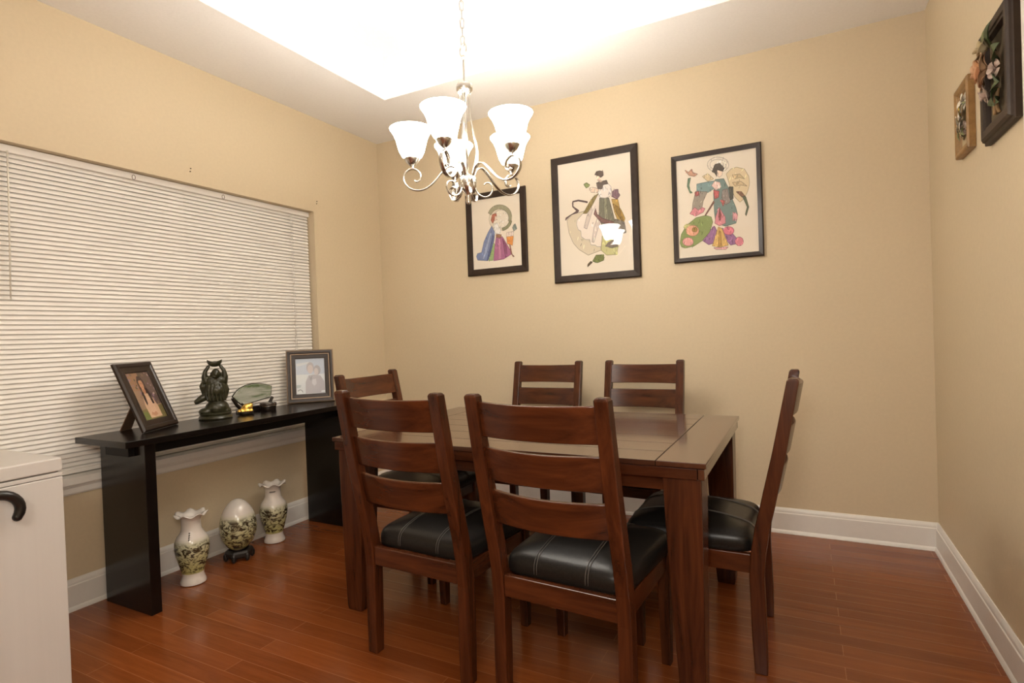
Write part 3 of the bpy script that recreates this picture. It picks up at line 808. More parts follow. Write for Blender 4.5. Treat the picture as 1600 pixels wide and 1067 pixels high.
# ------------------------------------------------------------------ console table
cy0, cy1 = -2.185, -0.690
ct = thing('console_table', 'long narrow black console table with slab legs below the window blind', 'table', (0.24, (cy0 + cy1) / 2, 0))
cyc = (cy0 + cy1) / 2
boxes('top', [((0.040 - 0.24, cy0 - cyc, 0.757), (0.445 - 0.24, cy1 - cyc, 0.785))], ESPRESSO, ct, bevel=0.002)
for ya, yb in ((-2.092, -2.045), (-0.885, -0.838)):
    boxes('leg', [((0.055 - 0.24, ya - cyc, 0), (0.412 - 0.24, yb - cyc, 0.757))], ESPRESSO, ct, bevel=0.002)
boxes('crossbar', [((0.150 - 0.24, -2.118 - cyc, 0.700), (0.335 - 0.24, -0.812 - cyc, 0.757))], principled('matte_black', (0.004, 0.003, 0.003), 0.5, spec=0.25), ct, bevel=0.002)  # crossbar coloured darker than the top and legs

# ------------------------------------------------------------------ framed things


def frame_mesh(w, h, prof):
    """mitred moulding; local x right, z up, faces -y; prof = (inset from the outer edge, height off the wall)"""
    bm = bmesh.new()
    rings = []
    for cx, cz, sx, sz in ((0, 0, 1, 1), (w, 0, -1, 1), (w, h, -1, -1), (0, h, 1, -1)):
        rings.append([(cx + sx * i, -d, cz + sz * i) for i, d in prof])
    loft(bm, rings, loop=True, cap=False)
    return bm


def stitched(patches, seed):
    """add small darker and lighter strokes inside each ink area, like worked thread"""
    rn = random.Random(seed)
    out = []
    for rgb, pts in patches:
        rgb = tuple(int(c * 0.90 + 22) for c in rgb)
        out.append((rgb, pts))
        dk = tuple(int(c * 0.74) // 6 * 6 for c in rgb)
        for (ua, va), (ub, vb) in zip(pts, pts[1:] + pts[:1]):      # thread outline
            ln_ = math.hypot(ub - ua, vb - va)
            if ln_ < 0.004:
                continue
            nx, ny = -(vb - va) / ln_ * 0.0028, (ub - ua) / ln_ * 0.0028
            out.append((dk, [(ua + nx, va + ny), (ub + nx, vb + ny), (ub - nx, vb - ny), (ua - nx, va - ny)]))
        us = [p[0] for p in pts]
        vs = [p[1] for p in pts]
        area = (max(us) - min(us)) * (max(vs) - min(vs))
        for _ in range(int(min(26, 4 + area * 700))):
            u, v = rn.uniform(min(us), max(us)), rn.uniform(min(vs), max(vs))
            ins = False
            for (ua, va), (ub, vb) in zip(pts, pts[1:] + pts[:1]):
                if (va > v) != (vb > v) and u < (ub - ua) * (v - va) / (vb - va) + ua:
                    ins = not ins
            if not ins:
                continue
            f = rn.choice((0.72, 0.82, 1.14, 1.22))
            c2 = tuple(max(0, min(250, int(round(c * f / 8) * 8))) for c in rgb)
            a = rn.gauss(1.45, 0.5)
            l_, w_ = rn.uniform(0.010, 0.024), rn.uniform(0.003, 0.006)
            ca, sa = math.cos(a), math.sin(a)
            out.append((c2, [(u + ca * l_ * p - sa * w_ * q, v + sa * l_ * p + ca * w_ * q) for p, q in ((-1, 0), (-.4, -1), (.5, -.8), (1, 0), (.4, 1), (-.5, .8))]))
    return out


def art_mesh(w, h, x0, z0, y, patches, base):
    """a printed sheet: paper with coloured ink areas a hair above it"""
    bm = bmesh.new()
    mats = [base]
    idx = {}
    box(bm, (x0, y, z0), (x0 + w, y + 0.002, z0 + h), 0)
    for k, (rgb, pts) in enumerate(patches):
        if rgb not in idx:
            idx[rgb] = len(mats)
            mats.append(flat(rgb))
        yy = y - 0.00020 - 0.000002 * k
        vs = [bm.verts.new((x0 + u * w, yy, z0 + v * h)) for u, v in pts]
        f = bm.faces.new(vs)
        f.material_index = idx[rgb]
        f.normal_update()
        if f.normal.y > 0:
            f.normal_flip()
    return bm, mats


def build_art(name, bm, mats, parent):
    me = bpy.data.meshes.new(name)
    bmesh.ops.triangulate(bm, faces=[f for f in bm.faces if len(f.verts) > 4])
    bm.to_mesh(me)
    bm.free()
    for m in mats:
        me.materials.append(m)
    o = bpy.data.objects.new(name, me)
    COL.objects.link(o)
    o.parent = parent
    return o


def wall_picture(x0, x1, z0, z1, fw_, depth, mat, key, label, bead=None):
    t = thing('framed_picture', label, 'picture', (x0, -0.001, z0), group='framed pictures on the back wall')
    w, h = x1 - x0, z1 - z0
    build('frame', frame_mesh(w, h, [(0, 0), (0, depth * 0.8), (0.006, depth), (fw_ * 0.45, depth * 0.92), (fw_ - 0.006, depth * 0.78), (fw_, depth * 0.70), (fw_, 0.002), (0.004, 0)]), mat, t, bevel=0.0)
    bm, mats = art_mesh(w - 2 * fw_ + 0.004, h - 2 * fw_ + 0.004, fw_ - 0.002, fw_ - 0.002, -0.006, stitched(ART[key], len(key)), PAPER)
    build_art('print', bm, mats, t)
    boxes('glass', [((fw_ - 0.001, -0.0105, fw_ - 0.001), (w - fw_ + 0.001, -0.0088, h - fw_ + 0.001))], PIC_GLASS, t)
    return t


wall_picture(0.822, 1.307, 1.616, 2.205, 0.045, 0.020, FRAME_DARK, 'left', 'smallest wall picture, lady in blue cloak and purple skirt before a wreath, behind the chandelier')
wall_picture(1.506, 2.093, 1.514, 2.350, 0.046, 0.020, FRAME_DARK, 'center', 'tallest wall picture, lady in a billowing white and olive dress, wide dark frame')
wall_picture(2.298, 2.800, 1.577, 2.223, 0.028, 0.020, FRAME_BLACK, 'right', 'wall picture of a winged lady in a patterned robe with a green parasol')

# the two relief pictures on the right wall


def petal(bm, c, ax, side, rad, ang, openness, width, mi=0):
    """one cupped petal; ax = flower axis, side = any vector across it"""
    ax = Vector(ax).normalized()
    s = (Vector(side) - ax * Vector(side).dot(ax)).normalized()
    t = ax.cross(s)
    n = 5
    G = []
    for i in range(n):
        v = i / (n - 1)
        row = []
        for j in range(n):
            u = -1 + 2 * j / (n - 1)
            wv = width * math.sin(min(1.0, 0.25 + v * 0.95) * pi * 0.62)
            a = ang + u * wv
            r = rad * (0.12 + openness * (0.75 * v + 0.35 * v ** 3)) * (1 - 0.08 * u * u * v)
            hgt = rad * ((1.05 - openness * 0.72) * v - (0.28 * openness) * v ** 3 - 0.10 * u * u * v)
            row.append(Vector(c) + (s * math.cos(a) + t * math.sin(a)) * r + ax * hgt)
        G.append(row)
    ctr = Vector(c) + ax * rad * 0.3
    top = [[bm.verts.new(p) for p in row] for row in G]
    bot = [[bm.verts.new(p + (p - ctr).normalized() * rad * 0.05) for p in row] for row in G]
    for i in range(n - 1):
        for j in range(n - 1):
            bm.faces.new((top[i][j], top[i][j + 1], top[i + 1][j + 1], top[i + 1][j])).material_index = mi
            bm.faces.new((bot[i][j], bot[i + 1][j], bot[i + 1][j + 1], bot[i][j + 1])).material_index = mi
    edge = [(0, j) for j in range(n)] + [(i, n - 1) for i in range(1, n)] + [(n - 1, j) for j in range(n - 2, -1, -1)] + [(i, 0) for i in range(n - 2, 0, -1)]
    for k in range(len(edge)):
        a, b = edge[k], edge[(k + 1) % len(edge)]
        bm.faces.new((top[a[0]][a[1]], bot[a[0]][a[1]], bot[b[0]][b[1]], top[b[0]][b[1]])).material_index = mi


def rose(name, parent, c, rad, mat, ax=(0, -1, 0.1), layers=((4, 0.26, 0.9), (5, 0.50, 0.78), (6, 0.82, 0.68)), seed=0):
    rnd = random.Random(seed)
    bm = bmesh.new()
    for li, (n, op, wd) in enumerate(layers):
        for k in range(n):
            petal(bm, c, ax, (1, 0, 0.2), rad * (0.82 + 0.09 * li), 2 * pi * k / n + li * 0.5 + rnd.uniform(-.12, .12), op * rnd.uniform(.9, 1.1), wd)
    return build(name, bm, mat, parent, smooth=True)


def leaf(name, parent, c, d, ln, wd, mat, lift=0.3):
    """pointed folded leaf from c towards d in the picture plane, rising off it"""
    bm = bmesh.new()
    dx, dz = d
    l_ = math.hypot(dx, dz)
    dx, dz = dx / l_, dz / l_
    rows = []
    for i in range(7):
        v = i / 6
        w = wd * math.sin(pi * min(1, 0.06 + v * 0.94)) ** 0.8 * (1 - 0.25 * v)
        p = Vector((c[0] + dx * ln * v, c[1] - lift * ln * math.sin(v * 2.2), c[2] + dz * ln * v))
        nrm = Vector((-dz, 0, dx))
        ring = [p - nrm * w + Vector((0, -w * 0.35, 0)), p, p + nrm * w + Vector((0, -w * 0.35, 0)), p + nrm * w + Vector((0, -w * 0.35 + 0.0012, 0)), p + Vector((0, 0.0016, 0)), p - nrm * w + Vector((0, -w * 0.35 + 0.0012, 0))]
        rows.append(ring)
    loft(bm, rows)
    return build(name, bm, mat, parent, smooth=True)


PEACH = principled('peach_clay', (0.74, 0.45, 0.26), 0.5)
CREAM = principled('cream_clay', (0.66, 0.55, 0.34), 0.5)
PINK = principled('dusty_pink_clay', (0.52, 0.40, 0.33), 0.5)
WHITE = principled('white_clay', (0.72, 0.66, 0.55), 0.5)
YELLOW = principled('yellow_clay', (0.68, 0.52, 0.10), 0.5)
GREEN = principled('green_clay', (0.060, 0.085, 0.030), 0.45)
PALE_GREEN = principled('pale_green_clay', (0.22, 0.24, 0.10), 0.5)
TWIG = principled('twig_clay', (0.32, 0.19, 0.08), 0.6)

# big one: local x runs from the corner towards the door, z up, faces the room
bw, bh = 0.312, 0.378
bt = thing('relief_picture', 'large dark-framed relief of peach roses on the right wall beside the white casing', 'picture', (W - 0.001, -1.035, 1.766), R(-90), 'relief flower pictures')
build('frame', frame_mesh(bw, bh, [(0, 0), (0, 0.016), (0.008, 0.019), (0.010, 0.025), (0.018, 0.031), (0.040, 0.030), (0.043, 0.026), (0.050, 0.024), (0.054, 0.012), (0.054, 0.003), (0.004, 0)]), FRAME_DARK, bt)
boxes('backing', [((0.051, -0.010, 0.051), (bw - 0.051, -0.004, bh - 0.051))], BACKING, bt)
rose('rose', bt, (0.118, -0.034, 0.222), 0.062, PEACH, (-0.35, -1, 0.1), seed=1)
rose('rose', bt, (0.118, -0.032, 0.288), 0.052, CREAM, (-0.2, -1, 0.45), layers=((4, 0.3, 0.9), (5, 0.62, 0.8)), seed=2)
rose('bud', bt, (0.080, -0.040, 0.252), 0.030, CREAM, (-0.7, -1, 0), layers=((4, 0.4, 0.9), (5, 0.7, 0.7)), seed=3)
rose('rose', bt, (0.110, -0.030, 0.145), 0.040, PINK, (-0.2, -1, -0.2), layers=((4, 0.35, 0.9), (5, 0.75, 0.75)), seed=4)
rose('bud', bt, (0.180, -0.028, 0.196), 0.032, PINK, (0.3, -1, 0), layers=((4, 0.4, 0.9), (4, 0.8, 0.7)), seed=5)
for c, d, ln, wd, mt in (((0.145, -0.016, 0.266), (0.5, 0.8), 0.095, 0.026, GREEN), ((0.130, -0.020, 0.286), (-0.05, 1), 0.070, 0.022, PALE_GREEN), ((0.165, -0.014, 0.231), (1, 0.25), 0.085, 0.026, GREEN),
                         ((0.160, -0.014, 0.166), (0.8, -0.3), 0.085, 0.030, GREEN), ((0.145, -0.014, 0.146), (0.45, -0.8), 0.075, 0.026, GREEN), ((0.155, -0.014, 0.111), (0.9, -0.5), 0.055, 0.015, GREEN)):
    leaf('leaf', bt, c, d, ln, wd, mt)
bm = bmesh.new()
tube(bm, catmull([(0.145, -0.014, 0.146), (0.138, -0.020, 0.101), (0.126, -0.018, 0.068)], 4), 0.006, 7)
tube(bm, catmull([(0.138, -0.016, 0.101), (0.150, -0.018, 0.081), (0.156, -0.014, 0.066)], 4), 0.0045, 7)
build('twig', bm, TWIG, bt, smooth=True)

sw, sh = 0.196, 0.270
st = thing('relief_picture', 'small gold-framed relief of white and yellow blossoms on the right wall', 'picture', (W - 0.001, -0.660, 1.817), R(-90), 'relief flower pictures')
build('frame', frame_mesh(sw, sh, [(0, 0), (0, 0.020), (0.004, 0.025), (0.010, 0.026), (0.022, 0.021), (0.026, 0.017), (0.032, 0.015), (0.036, 0.009), (0.036, 0.003), (0.004, 0)]), GOLD_FRAME, st)
boxes('backing', [((0.033, -0.008, 0.033), (sw - 0.033, -0.003, sh - 0.033))], principled('cream_backing', (0.50, 0.40, 0.24), 0.8), st)
fl = ((4, 0.7, 0.7), (5, 1.1, 0.6))
rose('blossom', st, (0.082, -0.022, 0.156), 0.048, YELLOW, (-0.2, -1, 0.1), layers=((5, 0.9, 0.6),), seed=6)
rose('blossom', st, (0.112, -0.018, 0.196), 0.041, WHITE, (0, -1, 0.3), layers=fl, seed=7)
rose('blossom', st, (0.097, -0.026, 0.118), 0.043, WHITE, (-0.3, -1, -0.1), layers=fl, seed=8)
rose('blossom', st, (0.072, -0.022, 0.091), 0.029, CREAM, (-0.3, -1, -0.3), layers=fl, seed=9)
rose('blossom', st, (0.127, -0.016, 0.086), 0.026, PINK, (0.2, -1, -0.3), layers=fl, seed=10)
for c, d, ln, wd in (((0.082, -0.010, 0.116), (-0.1, -1), 0.060, 0.014), ((0.112, -0.010, 0.106), (0.6, -0.8), 0.060, 0.014), ((0.112, -0.010, 0.171), (1, 0.2), 0.05, 0.012)):
    leaf('leaf', st, c, d, ln, wd, PALE_GREEN)


def standing_frame(base, yaw_deg, lean_deg, w, h, prof, mat, patches, paper, label, fw_, bead=None, strut=True):
    t = thing('photo_frame', label, 'picture frame', (0, 0, 0), group='photo frames on the console')
    ya, le = R(yaw_deg), R(lean_deg)
    ee = Vector((math.cos(ya), math.sin(ya), 0))
    nn = Vector((math.sin(ya), -math.cos(ya), 0))
    uu = -nn * math.sin(le) + Vector((0, 0, 1)) * math.cos(le)
    back = ee.cross(uu) * -1
    M = Matrix(((ee.x, back.x, uu.x, base[0]), (ee.y, back.y, uu.y, base[1]), (ee.z, back.z, uu.z, base[2]), (0, 0, 0, 1)))
    t.matrix_world = M
    build('frame', frame_mesh(w, h, prof), mat, t)
    if bead:
        i0, d0 = bead
        bm = frame_mesh(w - 2 * i0, h - 2 * i0, [(0, d0 - 0.004), (0.002, d0 + 0.0015), (0.006, d0 + 0.0015), (0.008, d0 - 0.004)])
        bmesh.ops.translate(bm, verts=bm.verts, vec=(i0, 0, i0))
        build('bead', bm, BRONZE_LINE, t)
    bm, mats = art_mesh(w - 2 * fw_ + 0.004, h - 2 * fw_ + 0.004, fw_ - 0.002, fw_ - 0.002, -0.007, patches, paper)
    build_art('photo', bm, mats, t)
    boxes('glass', [((fw_ - 0.001, -0.0118, fw_ - 0.001), (w - fw_ + 0.001, -0.0102, h - fw_ + 0.001))], PIC_GLASS, t)
    boxes('back_board', [((0.012, -0.003, 0.012), (w - 0.012, 0.002, h - 0.012))], CARD, t)
    if strut:
        # easel strut from the back down to the console top, in frame-local coordinates
        hz = h * 0.58
        ht = M @ Vector((w / 2, 0.003, hz))
        foot = Vector((ht.x, ht.y, base[2])) - nn * 0.085
        lf = M.inverted() @ foot
        p0, p1 = Vector((w / 2, 0.003, hz)), lf
        bm = bmesh.new()
        rings = []
        for p, hw in ((p0, 0.026), (p0.lerp(p1, 0.5), 0.034), (p1, 0.040)):
            rings.append([p + Vector((-hw, 0, 0)), p + Vector((hw, 0, 0)), p + Vector((hw, 0.004, 0.002)), p + Vector((-hw, 0.004, 0.002))])
        loft(bm, rings)
        build('strut', bm, CARD, t)
    return t


def blob(cx, cy, rx, ry, n=16):
    return [(cx + rx * math.cos(2 * pi * k / n), cy + ry * math.sin(2 * pi * k / n)) for k in range(n)]


rnd = random.Random(3)
ph1 = [((116, 104, 60), [(0, 0), (1, 0), (1, 0.28), (0, 0.22)]), ((150, 112, 84), [(0, 0.62), (0.45, 0.62), (0.5, 1), (0, 1)]), ((96, 74, 70), [(0.5, 0.3), (1, 0.3), (1, 1), (0.5, 1)])]
for k in range(46):
    cx, cy = rnd.random() * 0.96 + 0.02, 0.32 + rnd.random() * 0.66
    col = rnd.choice([(150, 120, 120), (176, 150, 140), (86, 80, 52), (120, 96, 76), (140, 110, 130), (70, 60, 46)])
    ph1.append((col, [(min(1, max(0, u)), min(1, max(0, v))) for u, v in blob(cx, cy, 0.02 + 0.025 * rnd.random(), 0.016 + 0.02 * rnd.random(), 7)]))
ph1 += [((104, 118, 52), [(0.0, 0.0), (0.30, 0.0), (0.26, 0.16), (0, 0.20)]),
        ((54, 34, 26), [(0.36, 0.60), (0.35, 0.80), (0.44, 0.92), (0.56, 0.92), (0.64, 0.82), (0.66, 0.60), (0.70, 0.40), (0.60, 0.36), (0.38, 0.36), (0.33, 0.46)]),
        ((206, 170, 140), [(0.30, 0.04), (0.27, 0.30), (0.34, 0.50), (0.46, 0.56), (0.60, 0.54), (0.72, 0.44), (0.80, 0.25), (0.80, 0.04)]),
        ((216, 178, 150), [(0.38, 0.10), (0.42, 0.40), (0.52, 0.50), (0.62, 0.40), (0.66, 0.10)]),
        ((184, 130, 98), [(0.42, 0.60), (0.46, 0.54), (0.54, 0.54), (0.56, 0.62), (0.54, 0.68), (0.44, 0.68)]),
        ((196, 142, 108), blob(0.495, 0.745, 0.085, 0.105)),
        ((54, 34, 26), [(0.40, 0.80), (0.44, 0.88), (0.56, 0.88), (0.60, 0.78), (0.55, 0.83), (0.46, 0.83)]),
        ((54, 34, 26), [(0.38, 0.64), (0.34, 0.44), (0.36, 0.30), (0.42, 0.34), (0.44, 0.50), (0.42, 0.62)]),
        ((54, 34, 26), [(0.58, 0.64), (0.60, 0.48), (0.62, 0.32), (0.70, 0.32), (0.70, 0.50), (0.64, 0.66)]),
        ((70, 40, 34), [(0.45, 0.76), (0.48, 0.765), (0.48, 0.75), (0.45, 0.748)]), ((70, 40, 34), [(0.52, 0.765), (0.55, 0.76), (0.55, 0.748), (0.52, 0.75)]), ((150, 80, 70), [(0.47, 0.69), (0.53, 0.69), (0.50, 0.675)]),
        ((190, 140, 108), [(0.36, 0.10), (0.52, 0.06), (0.66, 0.10), (0.60, 0.16), (0.50, 0.13), (0.42, 0.16)])]
standing_frame((0.268, -2.020, 0.7855), 117.8, 22.5, 0.268, 0.346, [(0, 0), (0, 0.010), (0.006, 0.018), (0.020, 0.020), (0.026, 0.016), (0.046, 0.014), (0.052, 0.012), (0.052, 0.003), (0.004, 0)],
               FRAME_BLACK, ph1, flat((150, 120, 96)), 'leaning dark photo frame with a long-haired woman in a pale dress, nearest the white cabinet', 0.052)
ph2 = [((196, 204, 214), [(0, 0.55), (1, 0.55), (1, 1), (0, 1)]), ((226, 226, 224), [(0.05, 0.78), (0.5, 0.86), (0.45, 0.90), (0.02, 0.86)]), ((232, 232, 226), [(0, 0.30), (0.36, 0.30), (0.36, 0.55), (0, 0.55)]),
       ((178, 186, 184), [(0.02, 0.18), (0.16, 0.20), (0.18, 0.26), (0.02, 0.27)]), ((182, 172, 172), [(0.32, 0.02), (0.33, 0.34), (0.44, 0.52), (0.62, 0.54), (0.84, 0.50), (0.96, 0.34), (0.98, 0.02)]),
       ((176, 164, 162), blob(0.50, 0.74, 0.13, 0.15)), ((214, 194, 184), blob(0.50, 0.69, 0.095, 0.125)), ((166, 156, 156), blob(0.73, 0.66, 0.12, 0.14)), ((212, 196, 188), blob(0.70, 0.62, 0.075, 0.10)),
       ((214, 206, 204), [(0.54, 0.30), (0.56, 0.40), (0.68, 0.42), (0.70, 0.28), (0.62, 0.22)]), ((150, 142, 142), [(0.45, 0.52), (0.50, 0.46), (0.56, 0.52), (0.55, 0.40), (0.48, 0.38)]),
       ((240, 240, 236), blob(0.13, 0.07, 0.10, 0.065)), ((130, 134, 130), [(0.05, 0.11), (0.14, 0.15), (0.22, 0.11), (0.24, 0.05), (0.21, 0.06), (0.19, 0.10), (0.14, 0.125), (0.07, 0.09)]), ((240, 240, 236), [(0.84, 0.04), (0.98, 0.04), (0.98, 0.09), (0.86, 0.08)])]
ph2 = [(tuple(int(c * 0.7 + b) for c, b in zip(rgb, (54, 60, 68))), pts) for rgb, pts in ph2]  # glass reflection painted in as a pale bluish wash over the photo
standing_frame((0.028, -0.993, 0.7855), 46.6, 10.0, 0.290, 0.344, [(0, 0), (0, 0.012), (0.006, 0.020), (0.018, 0.021), (0.034, 0.016), (0.052, 0.013), (0.056, 0.012), (0.056, 0.003), (0.004, 0)],
               FRAME_BLACK, ph2, flat((214, 220, 226)), 'upright photo frame with bronze lines and a pale photo, at the console\'s far end', 0.056, bead=(0.024, 0.019))
_last = [o for o in COL.objects if o.name.startswith('photo_frame')][-1]
bm = frame_mesh(0.290, 0.344, [(-0.001, 0.008), (-0.001, 0.0145), (0.003, 0.0200), (0.006, 0.0215), (0.006, 0.017)])
build('edge_bead', bm, BRONZE_LINE, _last)

# ------------------------------------------------------------------ ornaments on the console


def remesh(o, size):
    m = o.modifiers.new('skin', 'REMESH')
    m.mode = 'VOXEL'
    m.voxel_size = size
    m.use_smooth_shade = True
    s = o.modifiers.new('smooth', 'SMOOTH')
    s.factor = 0.5
    s.iterations = 3
    return o


ft = thing('figurine', 'dark green stone robed figure raising a boat-shaped ingot over its head, on the console', 'figurine', (0.150, -1.575, 0.7855), R(55))
bm = bmesh.new()
E_ = ellipsoid
E_(bm, (0.010, 0.002, 0.055), (0.060, 0.050, 0.045), n=18)           # mound the figure stands on
E_(bm, (-0.045, -0.01, 0.040), (0.035, 0.035, 0.022))
E_(bm, (0.045, 0.0, 0.038), (0.034, 0.035, 0.022))
E_(bm, (0.006, 0.0, 0.115), (0.046, 0.038, 0.045), n=16)              # skirts of the robe
E_(bm, (0.002, 0.0, 0.160), (0.052, 0.040, 0.055), n=18)              # trunk
E_(bm, (0.012, -0.024, 0.150), (0.034, 0.024, 0.032), n=14)           # belly
E_(bm, (-0.012, 0.0, 0.200), (0.034, 0.030, 0.034))
E_(bm, (0.026, 0.0, 0.200), (0.030, 0.028, 0.032))
E_(bm, (0.010, -0.012, 0.240), (0.023, 0.024, 0.029), n=14)           # head
E_(bm, (0.010, -0.032, 0.236), (0.006, 0.008, 0.007))                 # nose
E_(bm, (-0.013, -0.010, 0.236), (0.005, 0.006, 0.013))                # ears
E_(bm, (0.033, -0.010, 0.236), (0.005, 0.006, 0.013))
E_(bm, (0.003, -0.030, 0.226), (0.012, 0.008, 0.006))
for pts, rr in (([(-0.036, 0, 0.195), (-0.044, -0.004, 0.225), (-0.040, -0.004, 0.255), (-0.024, -0.004, 0.280)], [0.021, 0.016, 0.011, 0.009]),
                ([(0.046, 0, 0.195), (0.054, -0.004, 0.225), (0.050, -0.004, 0.255), (0.034, -0.004, 0.282)], [0.021, 0.016, 0.011, 0.009]),
                ([(-0.046, 0.0, 0.205), (-0.056, 0.0, 0.175), (-0.050, 0.002, 0.135)], [0.012, 0.016, 0.010]),
                ([(-0.030, 0.004, 0.125), (-0.060, 0.0, 0.112), (-0.085, -0.004, 0.096)], [0.022, 0.020, 0.014]),
                ([(0.050, 0.0, 0.19), (0.060, 0.0, 0.15), (0.050, 0.0, 0.11)], [0.012, 0.014, 0.012])):
    tube(bm, pts, rr, 10)
    E_(bm, pts[-1], (rr[-1],) * 3)
for k in range(7):                                                    # folds hanging down the robe
    a = -2.6 + k * 0.36
    tube(bm, [(0.004 + 0.046 * math.cos(a), 0.036 * math.sin(a), 0.185), (0.004 + 0.052 * math.cos(a), 0.041 * math.sin(a), 0.145), (0.006 + 0.049 * math.cos(a + .1), 0.041 * math.sin(a + .1), 0.095)], 0.005, 6)
remesh(build('figure', bm, DARK_STONE, ft, smooth=True), 0.0028)
bm = bmesh.new()
lathe(bm, [(0.080, 0.0), (0.084, 0.006), (0.080, 0.016), (0.074, 0.020), (0.078, 0.026), (0.078, 0.030), (0.070, 0.034), (0.0, 0.034)], 36, (0.002, 0, 0))
build('base', bm, DARK_STONE, ft, smooth=True, auto=35)
bm = bmesh.new()
rings = []
for k in range(13):
    x = -0.036 + 0.072 * k / 12
    q = abs(x) / 0.036
    zt = 0.306 + 0.012 * q ** 2.2
    zbm = 0.279 + 0.024 * q ** 3
    hy_ = 0.020 * (1 - q * q) ** 0.5 + 0.003
    rings.append([(x + 0.006, -0.004 - hy_ * c, zbm + (zt - zbm) * f) for c, f in ((0.5, 0), (1, 0.5), (0.9, 1), (-0.9, 1), (-1, 0.5), (-0.5, 0))])
loft(bm, rings)
E_(bm, (0.006, -0.004, 0.300), (0.016, 0.012, 0.008))
build('ingot', bm, DARK_STONE, ft, smooth=True, auto=50)

fs = thing('stone_fan', 'fan-shaped green and white stone slab on a dark stand, on the console', 'ornament', (0.105, -1.305, 0.7855), R(85))
fan = [(-0.125, 0.098), (-0.105, 0.122), (-0.080, 0.140), (-0.045, 0.154), (0.0, 0.160), (0.045, 0.157), (0.085, 0.148), (0.122, 0.134), (0.118, 0.100), (0.110, 0.072), (0.07, 0.066), (0.02, 0.058), (-0.03, 0.050), (-0.07, 0.046), (-0.095, 0.066), (-0.112, 0.086)]


def slab(pts, y0, y1, inset=0.0):
    cx = sum(p[0] for p in pts) / len(pts)
    cz = sum(p[1] for p in pts) / len(pts)
    return [[(cx + (x - cx) * s, y, cz + (z - cz) * s) for x, z in pts] for y, s in ((y0, 1 - inset), (y0 + 0.002, 1.0), (y1 - 0.002, 1.0), (y1, 1 - inset))]


bm = bmesh.new()
loft(bm, slab(fan, -0.006, 0.006, 0.03))
build('slab', bm, JADE, fs, bevel=0.001)
bm = bmesh.new()
rim = fan + [fan[0]]
tube(bm, [(x, 0, z) for x, z in fan], 0.0045, 6, loop=True)
build('rim', bm, DARK_STONE, fs, smooth=True)
bm = bmesh.new()
box(bm, (-0.095, -0.022, 0), (0.115, 0.022, 0.012))
box(bm, (-0.085, -0.012, 0.012), (0.105, 0.012, 0.030))
tube(bm, catmull([(-0.075, 0, 0.020), (-0.098, 0, 0.045), (-0.116, 0, 0.074), (-0.124, 0, 0.090)], 4), 0.010, 8)
tube(bm, catmull([(-0.070, 0, 0.020), (-0.06, 0, 0.040), (-0.075, 0, 0.055)], 4), 0.008, 8)
tube(bm, catmull([(0.090, 0, 0.020), (0.112, 0, 0.045), (0.128, 0, 0.070)], 4), 0.009, 8)
build('stand', bm, STAND_WOOD, fs, bevel=0.002)

gt = thing('gold_figurine', 'small bright gold lumpy figurine in front of the stone fan', 'figurine', (0.190, -1.420, 0.7855), R(60))
bm = bmesh.new()
rg = random.Random(5)
E_(bm, (0, 0, 0.018), (0.040, 0.026, 0.018))
E_(bm, (0.010, 0, 0.040), (0.028, 0.020, 0.020))
E_(bm, (0.026, 0, 0.050), (0.014, 0.012, 0.012))
E_(bm, (-0.030, -0.006, 0.020), (0.014, 0.012, 0.012))
for k in range(30):
    a = rg.uniform(0, 2 * pi)
    q = rg.uniform(0.3, 1)
    E_(bm, (0.036 * q * math.cos(a), 0.024 * q * math.sin(a), 0.020 + 0.026 * (1 - q) + rg.uniform(-.004, .004)), (0.0075, 0.0075, 0.0065), n=8)
remesh(build('body', bm, GOLD, gt, smooth=True), 0.0018)
bm = bmesh.new()
lathe(bm, [(0.043, 0.0), (0.043, 0.008), (0.040, 0.010), (0.0, 0.010)], 28, (0, 0, 0))
build('base', bm, STAND_WOOD, gt, smooth=True, auto=35)
# base is under the body: lift the body
gt.children[0].location = (0, 0, 0.009)

rb = thing('round_box', 'small round dark lidded box beside the stone fan on the console', 'box', (0.165, -1.250, 0.7855))
bm = bmesh.new()
lathe(bm, [(0.042, 0.0), (0.044, 0.003), (0.044, 0.026), (0.042, 0.027), (0.0, 0.027)], 36)
build('body', bm, STAND_WOOD, rb, smooth=True, auto=35)
bm = bmesh.new()
lathe(bm, [(0.045, 0.0275), (0.046, 0.029), (0.046, 0.042), (0.044, 0.045), (0.0, 0.046)], 36)
build('lid', bm, wood('box_lid_wood', (0.025, 0.016, 0.012), (0.055, 0.036, 0.026), (20, 20, 20), 0.25), rb, smooth=True, auto=35)
bm = bmesh.new()
lathe(bm, [(0.0445, 0.0262), (0.0472, 0.0262), (0.0472, 0.0285), (0.0445, 0.0285)], 36)
build('metal_band', bm, NICKEL, rb, smooth=True, auto=35)

# ------------------------------------------------------------------ porcelain on the floor
PORC = porcelain_mat(0.055, 0.235, 1.3)


